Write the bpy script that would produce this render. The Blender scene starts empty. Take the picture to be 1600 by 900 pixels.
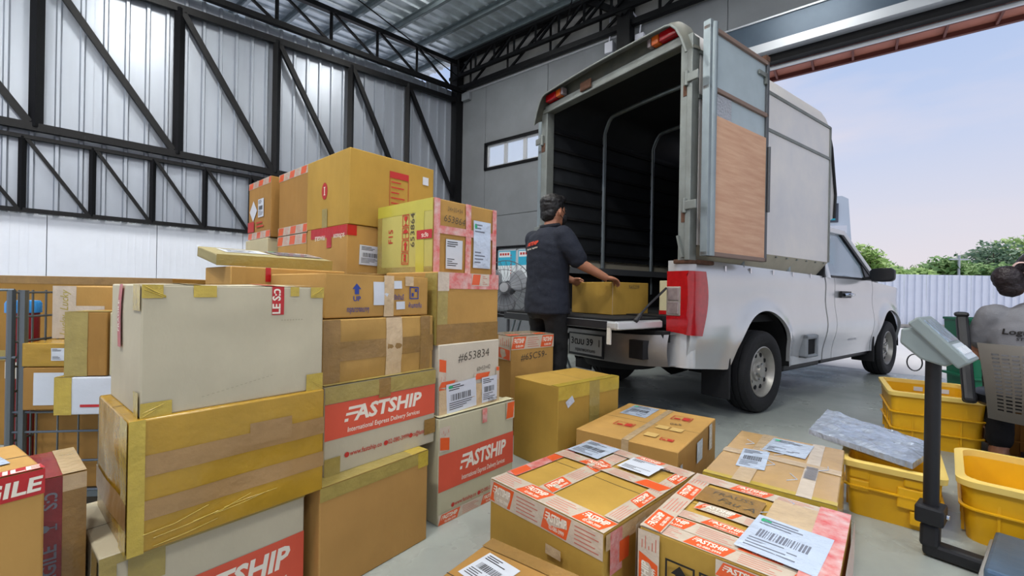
import bpy, bmesh, math, random
from mathutils import Vector, Matrix, noise
from mathutils.bvhtree import BVHTree
random.seed(7)
S = bpy.context.scene
COL = S.collection
R = math.radians
# ------------------------------------------------------------ camera
cam_d = bpy.data.cameras.new('camera'); cam = bpy.data.objects.new('camera', cam_d); COL.objects.link(cam)
cam_d.sensor_width = 36; cam_d.lens = 680 / 1600 * 36; cam_d.shift_y = 5 / 1600; cam_d.clip_start = .02; cam_d.clip_end = 400
_c, _s = math.cos(R(1)), math.sin(R(1))
cam.matrix_world = Matrix(((_c, -_s, 0, 0), (0, 0, -1, 0), (_s, _c, 0, .96), (0, 0, 0, 1)))
S.camera = cam
vs = S.view_settings
vs.view_transform = 'Standard'; vs.look = 'None'; vs.exposure = 0.0; vs.gamma = 1; vs.use_curve_mapping = False

def lin(h):
    v = [int(h[i:i + 2], 16) / 255 for i in (0, 2, 4)]
    return tuple((x / 12.92 if x <= .04045 else ((x + .055) / 1.055) ** 2.4) for x in v) + (1,)
# ------------------------------------------------------------ world: hazy evening overcast
W = bpy.data.worlds.new('sky'); S.world = W; W.use_nodes = True
nt = W.node_tree; nt.nodes.clear()
def N(nt, t, **kw):
    n = nt.nodes.new(t)
    for k, v in kw.items():
        if k.startswith('i_'): n.inputs[k[2:].replace('_', ' ')].default_value = v
        else: setattr(n, k, v)
    return n
tc = N(nt, 'ShaderNodeTexCoord'); sp = N(nt, 'ShaderNodeSeparateXYZ'); nt.links.new(tc.outputs['Generated'], sp.inputs[0])
rp = N(nt, 'ShaderNodeValToRGB'); nt.links.new(sp.outputs['Z'], rp.inputs[0])
cr = rp.color_ramp; cr.elements[0].position = 0; cr.elements[0].color = lin('ece2e4')
cr.elements[1].position = 1; cr.elements[1].color = lin('8fb0e8')
for p, h in ((.12, 'dfdeea'), (.28, 'c6d3f0'), (.5, 'a9c3ee')):
    e = cr.elements.new(p); e.color = lin(h)
mp = N(nt, 'ShaderNodeMapping'); mp.inputs['Scale'].default_value = (1.2, 1.2, 4.5); nt.links.new(tc.outputs['Generated'], mp.inputs[0])
nz = N(nt, 'ShaderNodeTexNoise', i_Scale=2.2, i_Detail=6, i_Roughness=.5); nt.links.new(mp.outputs[0], nz.inputs['Vector'])
r2 = N(nt, 'ShaderNodeValToRGB'); nt.links.new(nz.outputs['Fac'], r2.inputs[0])
r2.color_ramp.elements[0].position = .42; r2.color_ramp.elements[0].color = (0, 0, 0, 1)
r2.color_ramp.elements[1].position = .72; r2.color_ramp.elements[1].color = (.75, .75, .75, 1)
mx = N(nt, 'ShaderNodeMixRGB'); nt.links.new(r2.outputs[0], mx.inputs[0]); nt.links.new(rp.outputs[0], mx.inputs[1]); mx.inputs[2].default_value = lin('e6dfe8')
bg = N(nt, 'ShaderNodeBackground', i_Strength=1.0); nt.links.new(mx.outputs[0], bg.inputs[0])
wo = N(nt, 'ShaderNodeOutputWorld'); nt.links.new(bg.outputs[0], wo.inputs[0])
# hazy sun, high beyond the door
sd = bpy.data.lights.new('sun', 'SUN'); sd.energy = 2.6; sd.angle = R(25); sd.color = (1, .95, .9)
sun = bpy.data.objects.new('sun', sd); COL.objects.link(sun); sun.rotation_euler = Vector((.55, -.2, 1.0)).to_track_quat('Z', 'Y').to_euler()

# ------------------------------------------------------------ materials
MATS = {}
def mat(name, col, rough=.6, metal=0, var=.0, vscale=6, bump=0, bscale=40, coat=0, stretch=(1, 1, 1), emit=0, alpha=1, trans=0, spec=.5, ior=1.45, col2=None, bump2=0, rvar=0):
    if name in MATS: return MATS[name]
    m = bpy.data.materials.new(name); m.use_nodes = True
    nt = m.node_tree; b = nt.nodes['Principled BSDF']
    c = lin(col) if isinstance(col, str) else col
    b.inputs['Base Color'].default_value = c
    b.inputs['Roughness'].default_value = rough; b.inputs['Metallic'].default_value = metal
    b.inputs['Specular IOR Level'].default_value = spec; b.inputs['IOR'].default_value = ior
    if coat: b.inputs['Coat Weight'].default_value = coat; b.inputs['Coat Roughness'].default_value = .12
    if trans: b.inputs['Transmission Weight'].default_value = trans
    if alpha < 1: b.inputs['Alpha'].default_value = alpha
    if emit: b.inputs['Emission Color'].default_value = c; b.inputs['Emission Strength'].default_value = emit
    if var or bump or bump2 or col2 or rvar:
        tc = N(nt, 'ShaderNodeTexCoord'); mp = N(nt, 'ShaderNodeMapping'); mp.inputs['Scale'].default_value = stretch
        nt.links.new(tc.outputs['Object'], mp.inputs[0])
        if var or col2 or rvar:
            n1 = N(nt, 'ShaderNodeTexNoise', i_Scale=vscale, i_Detail=5, i_Roughness=.6); nt.links.new(mp.outputs[0], n1.inputs['Vector'])
            rr = N(nt, 'ShaderNodeMapRange'); rr.inputs[1].default_value = .3; rr.inputs[2].default_value = .7
            nt.links.new(n1.outputs['Fac'], rr.inputs[0])
            if var or col2:
                mx = N(nt, 'ShaderNodeMixRGB'); nt.links.new(rr.outputs[0], mx.inputs[0])
                if col2: mx.inputs[1].default_value = c; mx.inputs[2].default_value = lin(col2)
                else:
                    mx.inputs[1].default_value = tuple(x * (1 - var) for x in c[:3]) + (1,); mx.inputs[2].default_value = tuple(min(1, x * (1 + var)) for x in c[:3]) + (1,)
                nt.links.new(mx.outputs[0], b.inputs['Base Color'])
            if rvar:
                r3 = N(nt, 'ShaderNodeMapRange'); r3.inputs[3].default_value = max(.03, rough - rvar); r3.inputs[4].default_value = min(1, rough + rvar)
                nt.links.new(rr.outputs[0], r3.inputs[0]); nt.links.new(r3.outputs[0], b.inputs['Roughness'])
        if bump or bump2:
            n2 = N(nt, 'ShaderNodeTexNoise', i_Scale=bscale, i_Detail=4, i_Roughness=.55); nt.links.new(mp.outputs[0], n2.inputs['Vector'])
            bp = N(nt, 'ShaderNodeBump'); bp.inputs['Strength'].default_value = bump or bump2; bp.inputs['Distance'].default_value = .01
            nt.links.new(n2.outputs['Fac'], bp.inputs['Height']); nt.links.new(bp.outputs[0], b.inputs['Normal'])
    MATS[name] = m
    return m
# cardboards: colour patches, faint vertical fluting, dents
def board(name, col, var=.10, rough=.72, coat=0):
    return mat(name, col, rough, var=var, vscale=5, bump=.25, bscale=16, stretch=(1, 1, .5), coat=coat, spec=.35)
KRAFT = board('kraft_board', 'b28a4b'); KRAFT2 = board('kraft_board_dark', '9d753b'); OCHRE = board('ochre_board', 'ad8a3c', .10)
GOLD = mat('yellow_taped_board', 'a98427', .26, var=.12, vscale=7, bump=.45, bscale=13, coat=.3)
WHITEB = board('grey_white_board', 'b9b199', .06); GREENB = board('olive_board', 'b5ae62', .07); PALE = board('pale_board', 'bdb593', .07)
TAN = board('tan_wet_board', 'a98548', .14, .5); KRAFTC = mat('wrapped_kraft', 'b99661', .25, var=.1, vscale=6, bump=.4, bscale=18, coat=.5)
SKINB = mat('brown_packing_tape', '8d6d3a', .25, var=.12, vscale=14, bump=.3, bscale=40, coat=.3)
YTAPE = mat('yellow_packing_tape', 'b79f3f', .25, var=.12, vscale=12, bump=.4, bscale=34, coat=.4)
OTAPE = mat('olive_packing_tape', '9d8c4c', .28, var=.12, vscale=12, bump=.4, bscale=34, coat=.4)
CTAPE = mat('clear_packing_tape', 'c4ab86', .12, var=.1, vscale=16, bump=.5, bscale=30, coat=.8)
RTAPE = mat('red_warning_tape', 'b3161c', .3, var=.12, vscale=10, bump=.2, bscale=30, coat=.3)
DRTAPE = mat('dark_red_tape', '7c1219', .25, var=.15, vscale=10, bump=.25, bscale=30, coat=.4)
FTAPE = mat('off_white_tape', 'c6b8a6', .22, var=.08, vscale=20, bump=.4, bscale=28, coat=.5)
PTAPE = mat('pink_smeared_tape', 'd6b3ac', .2, col2='cf4a45', vscale=24, bump=.5, bscale=26, coat=.6)
ORANGE = mat('orange_print', 'dc5a2a', .35, var=.06, vscale=10, coat=.3)
ORED = mat('vermilion_print', 'd2553c', .55, var=.05)
WINK = mat('white_print', 'e6dfcf', .5); BINK = mat('black_ink', '1c1a18', .6); REDINK = mat('red_ink', 'b93026', .6); BLUEINK = mat('blue_ink', '2b3f8c', .6); PENINK = mat('pencil_ink', '4c463c', .7)
PAPER = mat('label_paper', 'c9cfd8', .45, var=.03, bump=.12, bscale=20); PLAST = mat('clear_pouch', 'bccadd', .12, var=.07, vscale=14, bump=.8, bscale=22, coat=.8)
GREENDOT = mat('green_sticker', '2ba36e', .4); GREYINK = mat('grey_print', '6e7482', .6)
BLACKM = mat('black_steel', '0a0b0e', .5, var=.2, vscale=8, bump=.08, bscale=60, spec=.3)
GALV = mat('galvanised_steel', '879296', .42, .5, var=.14, vscale=9, stretch=(1, 1, .4))
CHROME = mat('chrome', 'c9ccd0', .15, 1); RUBBER = mat('rubber', '17181b', .8, var=.2, bump=.2, bscale=80); BLKPL = mat('black_plastic', '15161a', .5)
SILVER = mat('silver_car_paint', 'c4c7c9', .25, .35, coat=.6, var=.03, vscale=2); DARK = mat('dull_black', '0b0d10', .85, var=.3)  # last one: flat black for bed, underbody and other dark parts

# ------------------------------------------------------------ mesh helpers
class MB:
    def __init__(s): s.v = []; s.f = []
    def add(s, v, f):
        o = len(s.v); s.v += [tuple(p) for p in v]; s.f += [tuple(i + o for i in q) for q in f]; return s
    def box(s, a, b, M=None):
        x0, y0, z0 = a; x1, y1, z1 = b
        v = [(x0, y0, z0), (x1, y0, z0), (x1, y1, z0), (x0, y1, z0), (x0, y0, z1), (x1, y0, z1), (x1, y1, z1), (x0, y1, z1)]
        if M is not None: v = [M @ Vector(p) for p in v]
        return s.add(v, [(0, 3, 2, 1), (4, 5, 6, 7), (0, 1, 5, 4), (1, 2, 6, 5), (2, 3, 7, 6), (3, 0, 4, 7)])
    def bar(s, p, q, w, t=None, up=(0, 0, 1)):
        p = Vector(p); q = Vector(q); d = (q - p).normalized(); up = Vector(up)
        if abs(d.dot(up)) > .98: up = Vector((1, 0, 0)) if abs(d.x) < .9 else Vector((0, 1, 0))
        a = d.cross(up).normalized(); b = a.cross(d); t = t or w
        v = [c + a * i * w / 2 + b * j * t / 2 for c in (p, q) for i, j in ((-1, -1), (1, -1), (1, 1), (-1, 1))]
        return s.add(v, [(0, 1, 2, 3), (7, 6, 5, 4), (0, 4, 5, 1), (1, 5, 6, 2), (2, 6, 7, 3), (3, 7, 4, 0)])
    def tube(s, pts, r, n=8, cap=True):
        pts = [Vector(p) for p in pts]; rs = r if isinstance(r, (list, tuple)) else [r] * len(pts)
        rings = []; prev = None
        for i, p in enumerate(pts):
            d = (pts[min(i + 1, len(pts) - 1)] - pts[max(i - 1, 0)]).normalized()
            if prev is None:
                a = d.cross(Vector((0, 0, 1)))
                if a.length < .05: a = d.cross(Vector((0, 1, 0)))
            else: a = prev - d * prev.dot(d)
            a.normalize(); prev = a; b = d.cross(a)
            rings.append([p + (a * math.cos(2 * math.pi * k / n) + b * math.sin(2 * math.pi * k / n)) * rs[i] for k in range(n)])
        v = [q for r_ in rings for q in r_]; f = []
        for i in range(len(rings) - 1):
            for k in range(n): f.append((i * n + k, i * n + (k + 1) % n, (i + 1) * n + (k + 1) % n, (i + 1) * n + k))
        if cap: f.append(tuple(range(n - 1, -1, -1))); f.append(tuple((len(rings) - 1) * n + k for k in range(n)))
        return s.add(v, f)
    def loft(s, rings, cap=True, close=True):
        n = len(rings[0]); v = [q for r_ in rings for q in r_]; f = []
        for i in range(len(rings) - 1):
            for k in range(n if close else n - 1): f.append((i * n + k, i * n + (k + 1) % n, (i + 1) * n + (k + 1) % n, (i + 1) * n + k))
        if cap: f.append(tuple(range(n - 1, -1, -1))); f.append(tuple((len(rings) - 1) * n + k for k in range(n)))
        return s.add(v, f)
    def grid(s, fn, nu, nv):
        v = [fn(i / nu, j / nv) for j in range(nv + 1) for i in range(nu + 1)]
        return s.add(v, [(j * (nu + 1) + i, j * (nu + 1) + i + 1, (j + 1) * (nu + 1) + i + 1, (j + 1) * (nu + 1) + i) for j in range(nv) for i in range(nu)])
    def lathe(s, prof, axis='y', n=28, c=(0, 0, 0)):
        v = []; m = len(prof)
        for k in range(n):
            a = 2 * math.pi * k / n
            for (r, h) in prof:
                p = {'y': (r * math.cos(a), h, r * math.sin(a)), 'z': (r * math.cos(a), r * math.sin(a), h), 'x': (h, r * math.cos(a), r * math.sin(a))}[axis]
                v.append((p[0] + c[0], p[1] + c[1], p[2] + c[2]))
        f = [(k * m + i, ((k + 1) % n) * m + i, ((k + 1) % n) * m + i + 1, k * m + i + 1) for k in range(n) for i in range(m - 1)]
        return s.add(v, f)
    def prism(s, poly, h0, h1, fn):
        """poly 2D outline; fn(a,b,h)->3D"""
        n = len(poly); v = [fn(a, b, h0) for a, b in poly] + [fn(a, b, h1) for a, b in poly]
        return s.add(v, [tuple(range(n - 1, -1, -1)), tuple(range(n, 2 * n))] + [(k, (k + 1) % n, n + (k + 1) % n, n + k) for k in range(n)])
    def build(s, name, m, parent=None, smooth=False, bevel=0, seg=2, fix=True):
        me = bpy.data.meshes.new(name); me.from_pydata(s.v, [], s.f); me.update()
        if fix:
            bm = bmesh.new(); bm.from_mesh(me); bmesh.ops.recalc_face_normals(bm, faces=bm.faces); bm.to_mesh(me); bm.free()
        if m: me.materials.append(m)
        return link(name, me, parent, smooth, bevel, seg)
def link(name, me, parent=None, smooth=False, bevel=0, seg=2):
    o = bpy.data.objects.new(name, me); COL.objects.link(o); o.parent = parent
    if smooth:
        me.polygons.foreach_set('use_smooth', [True] * len(me.polygons))
        me.set_sharp_from_angle(angle=R(smooth if smooth > 1 else 40))
    if bevel:
        b = o.modifiers.new('bevel', 'BEVEL'); b.width = bevel; b.segments = seg; b.limit_method = 'ANGLE'; b.angle_limit = R(50); b.harden_normals = False
    return o
def tag(o, label, cat, group=None):
    o['label'] = label; o['category'] = cat
    if group: o['group'] = group
    return o
def empty(name, loc=(0, 0, 0), rz=0, label=None, cat=None, group=None, rx=0, ry=0):
    o = bpy.data.objects.new(name, None); COL.objects.link(o); o.location = loc; o.rotation_euler = (rx, ry, rz); o.empty_display_size = .1
    if label: tag(o, label, cat, group)
    return o
def struct(o): o['kind'] = 'structure'; return o
# text -> cached flat mesh (verts, faces) in em units, origin left baseline
_tc = {}
def text_geo(s, bold=0., shear=0., align='LEFT'):
    k = (s, bold, shear, align)
    if k not in _tc:
        cu = bpy.data.curves.new('t', 'FONT'); cu.body = s; cu.resolution_u = 2; cu.offset = bold; cu.shear = shear; cu.align_x = align; cu.fill_mode = 'BOTH'
        o = bpy.data.objects.new('t', cu); COL.objects.link(o)
        dg = bpy.context.evaluated_depsgraph_get()
        me = bpy.data.meshes.new_from_object(o.evaluated_get(dg))
        v = [tuple(p.co) for p in me.vertices]; f = [tuple(p.vertices) for p in me.polygons]
        bpy.data.objects.remove(o); bpy.data.curves.remove(cu); bpy.data.meshes.remove(me)
        w = max((p[0] for p in v), default=0)
        _tc[k] = (v, f, w)
    return _tc[k]
def logo_geo():
    """FASTSHIP word mark: F drawn as two bars and a dot, then slanted bold capitals"""
    if 'logo' in _tc: return _tc['logo']
    v, f, w = text_geo('ASTSHIP', .035, .18)
    sx = 1.02
    V = [(p[0] * sx + .52, p[1], 0) for p in v]; F = list(f)
    def par(x0, x1, y0, y1):
        o = len(V); V.extend([(x0 + .18 * y0, y0, 0), (x1 + .18 * y0, y0, 0), (x1 + .18 * y1, y1, 0), (x0 + .18 * y1, y1, 0)]); F.append((o, o + 1, o + 2, o + 3))
    par(.08, .86, .56, .70); par(.0, .62, .29, .42); par(-.02, .16, .0, .15)
    _tc['logo'] = (V, F, max(p[0] for p in V)); return _tc['logo']
# ============================================================ building
CX, CY = -1.400, 10.5
lx, ly = -.6965, -.7176; bx_, by_ = .7844, -.6202
def LW(t, i, z): return (CX + lx * t - ly * i, CY + ly * t + lx * i, z)            # left wall: t from corner towards viewer, i inwards
def BW(t, i, z): return (CX + bx_ * t + by_ * i, CY + by_ * t - bx_ * i, z)         # back wall: t to the right, i inwards
def LBB(f, a, b):                                                                   # box in wall coordinates
    m = MB(); v = [f(x, y, z) for z in (a[2], b[2]) for (x, y) in ((a[0], a[1]), (b[0], a[1]), (b[0], b[1]), (a[0], b[1]))]
    m.add(v, [(0, 3, 2, 1), (4, 5, 6, 7), (0, 1, 5, 4), (1, 2, 6, 5), (2, 3, 7, 6), (3, 0, 4, 7)]); return m
CONC = mat('polished_concrete', 'a2a8a2', .30, col2='848b88', vscale=1.3, bump=.06, bscale=30, rvar=.12, spec=.45)
OUTC = mat('outdoor_concrete', 'cfcdc9', .85, var=.06, vscale=.8)
SHEET = mat('galvalume_sheet', '9fa6b0', .38, .45, var=.08, vscale=1.2, stretch=(2, 2, .25)); ROOFM = mat('roof_foil', 'd0d9de', .35, .45, var=.22, vscale=2.5)
WPANEL = mat('white_wall_panel', 'dfe4ee', .5, var=.02); CEMENT = mat('cement_board', '75797d', .75, var=.10, vscale=1.6, bump=.08, bscale=14)
LCEM = mat('light_upper_board', 'a6a5a2', .75, var=.06); HEADER = mat('blue_grey_header', '51606f', .3, .3, var=.05); BAND = mat('silver_band', 'c7ccd2', .35, .5)
WFRAME = mat('window_frame', 'c9cdd2', .4, .3); GLASS = mat('window_glass', 'dfe9f2', .03, alpha=.25, spec=.6); BRED = mat('red_brown_sheet', 'b0705f', .6, var=.1); RBM = mat('red_brown_purlin', '6d3d36', .6)
# floor slab and the yard
m = MB(); pts = [LW(0, 0, 0), BW(16, -.05, 0), BW(16, 17, 0), LW(17, 0, 0)]
m.add(pts + [(p[0], p[1], -.06) for p in pts], [(0, 1, 2, 3), (7, 6, 5, 4), (0, 4, 5, 1), (1, 5, 6, 2), (2, 6, 7, 3), (3, 7, 4, 0)])
struct(m.build('floor', CONC))
m = MB(); m.add([(-60, -40, -.05), (90, -40, -.05), (90, 120, -.05), (-60, 120, -.05)], [(0, 1, 2, 3)]); struct(m.build('yard_ground', OUTC))
# ---- left wall
wl = struct(LBB(LW, (-.15, -.16, 0), (10.2, -.10, 5.2)).build('wall_left', SHEET))
def ribbed(f, t0, w, z0, z1, pitch, rib, dep, z1b=None):
    prof = []; n = round(w / pitch)
    for k in range(n):
        a = t0 + k * pitch
        prof += [(a, 0), (a + pitch / 2 - rib / 2, 0), (a + pitch / 2 - rib / 4, dep), (a + pitch / 2 + rib / 4, dep), (a + pitch / 2 + rib / 2, 0)]
    prof.append((t0 + w, 0)); m = MB(); z1b = z1b or z1
    v = [f(a, i, z0) for a, i in prof] + [f(a, i, z1 + (z1b - z1) * (a - t0) / w) for a, i in prof]; n = len(prof)
    return m.add(v, [(k, k + 1, n + k + 1, n + k) for k in range(n - 1)])
for k in range(11):
    o = ribbed(LW, k * .9 + .005, .898, 1.84, 5.70 - .054 * k, .2245, .062, .034).build('wall_sheet', SHEET, wl)
for k in range(9):
    t0 = k * 1.12
    m = LBB(LW, (t0 + .004, -.1, 0), (t0 + 1.116, .0, 1.86))
    for j in range(1, 14): m.add(LBB(LW, (t0 + j * .08, 0, 0), (t0 + j * .08 + .012, .004, 1.86)).v, [(0, 3, 2, 1), (4, 5, 6, 7), (0, 1, 5, 4), (1, 2, 6, 5), (2, 3, 7, 6), (3, 0, 4, 7)])
    m.build('white_wall_panel', WPANEL, wl)
def member(f, p, q, w, t, name, par): 
    m = MB(); m.bar(f(*p), f(*q), w, t); return m.build(name, BLACKM, par)
tr = bpy.data.objects.new('wall_truss', None); COL.objects.link(tr); tr.parent = wl
top = lambda t: 5.47 - .064 * t
UP = [0.0, 1.44, 2.71, 4.04, 5.39, 6.83, 8.2, 9.6]
member(LW, (-.1, .12, top(0)), (10, .12, top(10)), .07, .11, 'chord', tr); member(LW, (-.1, .12, 2.93), (10, .12, 2.93), .08, .10, 'chord', tr)
for a, t in enumerate(UP):
    if t: member(LW, (t, .12, 2.93), (t, .12, top(t)), .10, .09, 'post', tr)
    if a + 1 < len(UP): member(LW, (t + .06, .12, 2.98), (UP[a + 1] - .04, .12, top(UP[a + 1]) - .05), .07, .08, 'diagonal', tr)
tr = bpy.data.objects.new('lower_wall_truss', None); COL.objects.link(tr); tr.parent = wl
member(LW, (-.1, .08, 2.80), (10, .08, 2.80), .05, .05, 'chord', tr); member(LW, (-.1, .08, 1.875), (10, .08, 1.875), .05, .055, 'chord', tr)
t = .58
while t < 9.9:
    member(LW, (t, .08, 1.875), (t, .08, 2.8), .055, .05, 'post', tr); member(LW, (t + .04, .08, 1.9), (t + .6, .08, 2.78), .04, .04, 'diagonal', tr); t += .636
# ---- back wall
wb = struct(LBB(BW, (-.2, -.2, 0), (.0, -.02, 6.5)).build('wall_back', CEMENT))
ts = [0, .93, 1.29, 2.5, 2.62, 4.3, 5.98]; zs = [0, 1.08, 1.94, 2.63, 3.69, 4.31, 5.0, 5.68]
def hole(a, b, z0, z1): return (a >= .93 and b <= 2.62 and z0 >= 3.69 and z1 <= 4.31) or (a >= 1.29 and b <= 2.5 and z0 >= 1.08 and z1 <= 1.94)
for (a, b, z0, z1) in [(0, .93, 0, 2.63), (0, .93, 2.63, 5.68), (.93, 1.29, 0, 2.63), (1.29, 2.5, 0, 1.08), (1.29, 2.5, 1.94, 2.63), (2.5, 4.3, 0, 2.63), (.93, 2.62, 2.63, 3.69), (.93, 2.62, 4.31, 5.68),
                       (2.62, 4.3, 2.63, 5.68), (4.3, 5.98, 0, 2.63), (4.3, 5.98, 2.63, 5.68), (5.98, 9.0, 5.03, 5.68), (9.0, 12.0, 5.03, 5.68), (12, 16, 5.03, 5.68)]:
    LBB(BW, (a + .004, -.16, z0 + .004), (b - .004, 0, z1 - .004)).build('wall_board', CEMENT, wb, bevel=.004, seg=1)
LBB(BW, (0, -.12, 5.69), (16, -.03, 6.6)).build('upper_wall_board', LCEM, wb)
LBB(BW, (-.1, -.13, 0), (5.9, -.11, 1.05)).build('backing', CEMENT, wb)
# door head: steel header, silver band, shutter guides, jamb
dh = struct(LBB(BW, (5.9, -.1, 4.665), (16, .05, 5.03)).build('trim_1', HEADER))
LBB(BW, (5.9, -.05, 4.54), (16, .10, 4.665)).build('silver_band', BAND, dh); LBB(BW, (5.9, -.2, 4.44), (16, -.06, 4.6)).build('head_gap_shade', BLACKM, dh)  # black box fills the gap below the band in place of its shade
LBB(BW, (5.9, -.24, 4.385), (16, -.2, 4.42)).build('shutter_rail', BAND, dh); LBB(BW, (5.9, -.3, 4.43), (16, -.26, 4.46)).build('shutter_rail', WFRAME, dh)
LBB(BW, (5.9, 0, 5.02), (16, .07, 5.045)).build('header_edge', BAND, dh)
jm = struct(LBB(BW, (5.95, -.2, 0), (6.06, .04, 4.6)).build('trim_2', BAND))
# outside eave beyond the door
ev = struct(LBB(BW, (2, -2.0, 5.02), (18, -.25, 5.05)).build('eave_roof', BRED))
for i in (-1.97, -1.5, -1.0, -.6): LBB(BW, (2, i - .03, 4.95), (18, i + .03, 5.02)).build('eave_purlin', RBM, ev)
for k in range(28): LBB(BW, (2 + k * .55, -2.0, 4.96), (2.03 + k * .55, -.3, 5.02)).build('eave_rib', RBM, ev)
LBB(BW, (11.3, -2.0, 4.9), (11.42, -.3, 4.96)).build('eave_rafter', BAND, ev)
# windows
def window(name, t0, t1, z0, z1, n):
    m = MB(); w = .05
    for (a, b) in (((t0, -.1, z0), (t1, .03, z0 + w)), ((t0, -.1, z1 - w), (t1, .03, z1)), ((t0, -.1, z0), (t0 + w, .03, z1)), ((t1 - w, -.1, z0), (t1, .03, z1))):
        q = LBB(BW, a, b); m.add(q.v, q.f)
    o = struct(m.build(name, BLACKM)); dx = (t1 - t0 - 2 * w) / n
    for k in range(n):
        a = t0 + w + k * dx; m = MB()
        for (p, q) in (((a, -.07, z0 + w), (a + dx, -.03, z0 + w + .04)), ((a, -.07, z1 - w - .04), (a + dx, -.03, z1 - w)), ((a, -.07, z0 + w), (a + .045, -.03, z1 - w)), ((a + dx - .045, -.07, z0 + w), (a + dx, -.03, z1 - w))):
            g = LBB(BW, p, q); m.add(g.v, g.f)
        s = m.build('sash', WFRAME, o); LBB(BW, (a + .04, -.055, z0 + w + .03), (a + dx - .04, -.05, z1 - w - .03)).build('pane', GLASS, s)
    return o
window('window_1', .93, 2.62, 3.69, 4.31, 3); window('window_2', 1.29, 2.5, 1.08, 1.94, 2)
LBB(BW, (1.25, -.1, 1.05), (2.54, .06, 1.09)).build('window_sill', WFRAME, struct(bpy.data.objects.get('window_2')))
# posters taped inside the lower window
TEAL = mat('teal_poster', '35a9c9', .5); PWHITE = mat('poster_white', 'dfe6ea', .5); TEALG = mat('teal_glass', '1f9fb0', .3)
for nm, a, b, lab in (('poster', 1.37, 1.86, 'white and teal price poster in window pane nearer the fan'), ('poster', 1.93, 2.42, 'teal and white timetable poster in window pane beside the worker')):
    po = empty(nm, BW(a, -.02, 1.16), 0, lab, 'poster', 'posters in the low window')
    def PW(x, i, z, a=a): q = BW(a + x, i, z); o_ = BW(a, -.02, 1.16); return (q[0] - o_[0], q[1] - o_[1], q[2] - o_[2])
    LBB(PW, (0, -.02, 1.16), (b - a, -.015, 1.86)).build('sheet', PWHITE, po)
    LBB(PW, (0, -.015, 1.52), (b - a, -.013, 1.84)).build('teal_field', TEAL, po)
    LBB(PW, (.02, -.013, 1.70), (.34, -.011, 1.82)).build('white_box', PWHITE, po)
    mm = MB()
    for j in range(4): q = LBB(PW, (.05 + .07 * j, -.011, 1.74), (.10 + .07 * j, -.010, 1.79)); mm.add(q.v, q.f)
    for j in range(9): q = LBB(PW, (b - a - .14, -.013, 1.2 + j * .065), (b - a - .12, -.012, 1.235 + j * .065)); mm.add(q.v, q.f)
    mm.build('print', REDINK, po)
# columns, conduit, junction boxes
cl = struct(LBB(LW, (-.02, .0, 0), (.18, .2, 6.4)).build('corner_column', BLACKM)); cl2 = struct(LBB(BW, (4.22, .0, 0), (4.46, .22, 6.6)).build('wall_column', BLACKM))
m = MB(); m.bar(BW(4.34, .22, 5.85), BW(3.5, .15, 6.5), .1, .1); m.bar(BW(4.34, .22, 5.85), BW(5.1, .15, 6.5), .1, .1); m.build('knee_brace', BLACKM, cl2)
cd = struct(LBB(BW, (.2, .0, 5.615), (4.2, .03, 5.65)).build('trim_3', WFRAME))
tag(LBB(BW, (.24, .005, 5.42), (.48, .1, 5.60)).build('junction_box', mat('grey_box', '7c8186', .6), None, bevel=.01), 'grey electrical junction box at top of corner column', 'junction box')
PLW = mat('white_plastic', 'd5d7e2', .45)
for a, z, lab in ((4.0, 5.45, 'white wall socket box left of the black wall column'), (4.58, 5.4, 'white wall switch box right of the black wall column')):
    e = empty('switch_box', BW(a, .0, z), 0, lab, 'switch box', 'boxes with cables beside the column')
    LBB(lambda x, i, zz: tuple(Vector(BW(a + x, i, z + zz)) - Vector(BW(a, 0, z))), (-.08, .0, -.1), (.08, .09, .1)).build('housing', PLW, e, bevel=.01)
    m = MB(); o_ = Vector(BW(a, 0, z)); m.tube([Vector(BW(a + d, .06, z + zz)) - o_ for d, zz in ((0, .1), (.02, .3), (.01 if a < 4.3 else -.12, .5), (.06 if a < 4.3 else -.2, .75))], .014, 6); m.build('cable', PLW, e, smooth=True)
# ---- roof
def RF(t, s_, z): return (CX + lx * t + bx_ * s_, CY + ly * t + by_ * s_, z - .055 * t)
rf = struct(LBB(lambda a, b, z: RF(a, b, z), (-.2, -3.2, 6.62), (10.3, 13.2, 6.66)).build('ceiling', ROOFM))
for k in range(21):       # corrugated sheets run along the left wall
    m = MB(); s0 = -3.04 + k * .76; prof = []
    for j in range(3):
        a = s0 + j * .2533; prof += [(a, 0), (a + .19, 0), (a + .205, -.035), (a + .235, -.035), (a + .25, 0)]
    v = [RF(-.2, a, 6.6 + z) for a, z in prof] + [RF(10.3, a, 6.6 + z) for a, z in prof]; n = len(prof)
    m.add(v, [(q, q + 1, n + q + 1, n + q) for q in range(n - 1)]); m.build('roof_sheet', ROOFM, rf)
for k in range(13):
    t = .25 + k * .78; m = MB(); z = 6.5
    for (p, q) in (((t - .005, -3, z - .07), (t + .005, 13, z + .07)), ((t, -3, z - .07), (t + .06, 13, z - .06)), ((t, -3, z + .06), (t + .06, 13, z + .07)), ((t + .05, -3, z - .07), (t + .06, 13, z - .045))):
        g = LBB(RF, p, q); m.add(g.v, g.f)
    m.build('purlin', GALV, rf)
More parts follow.
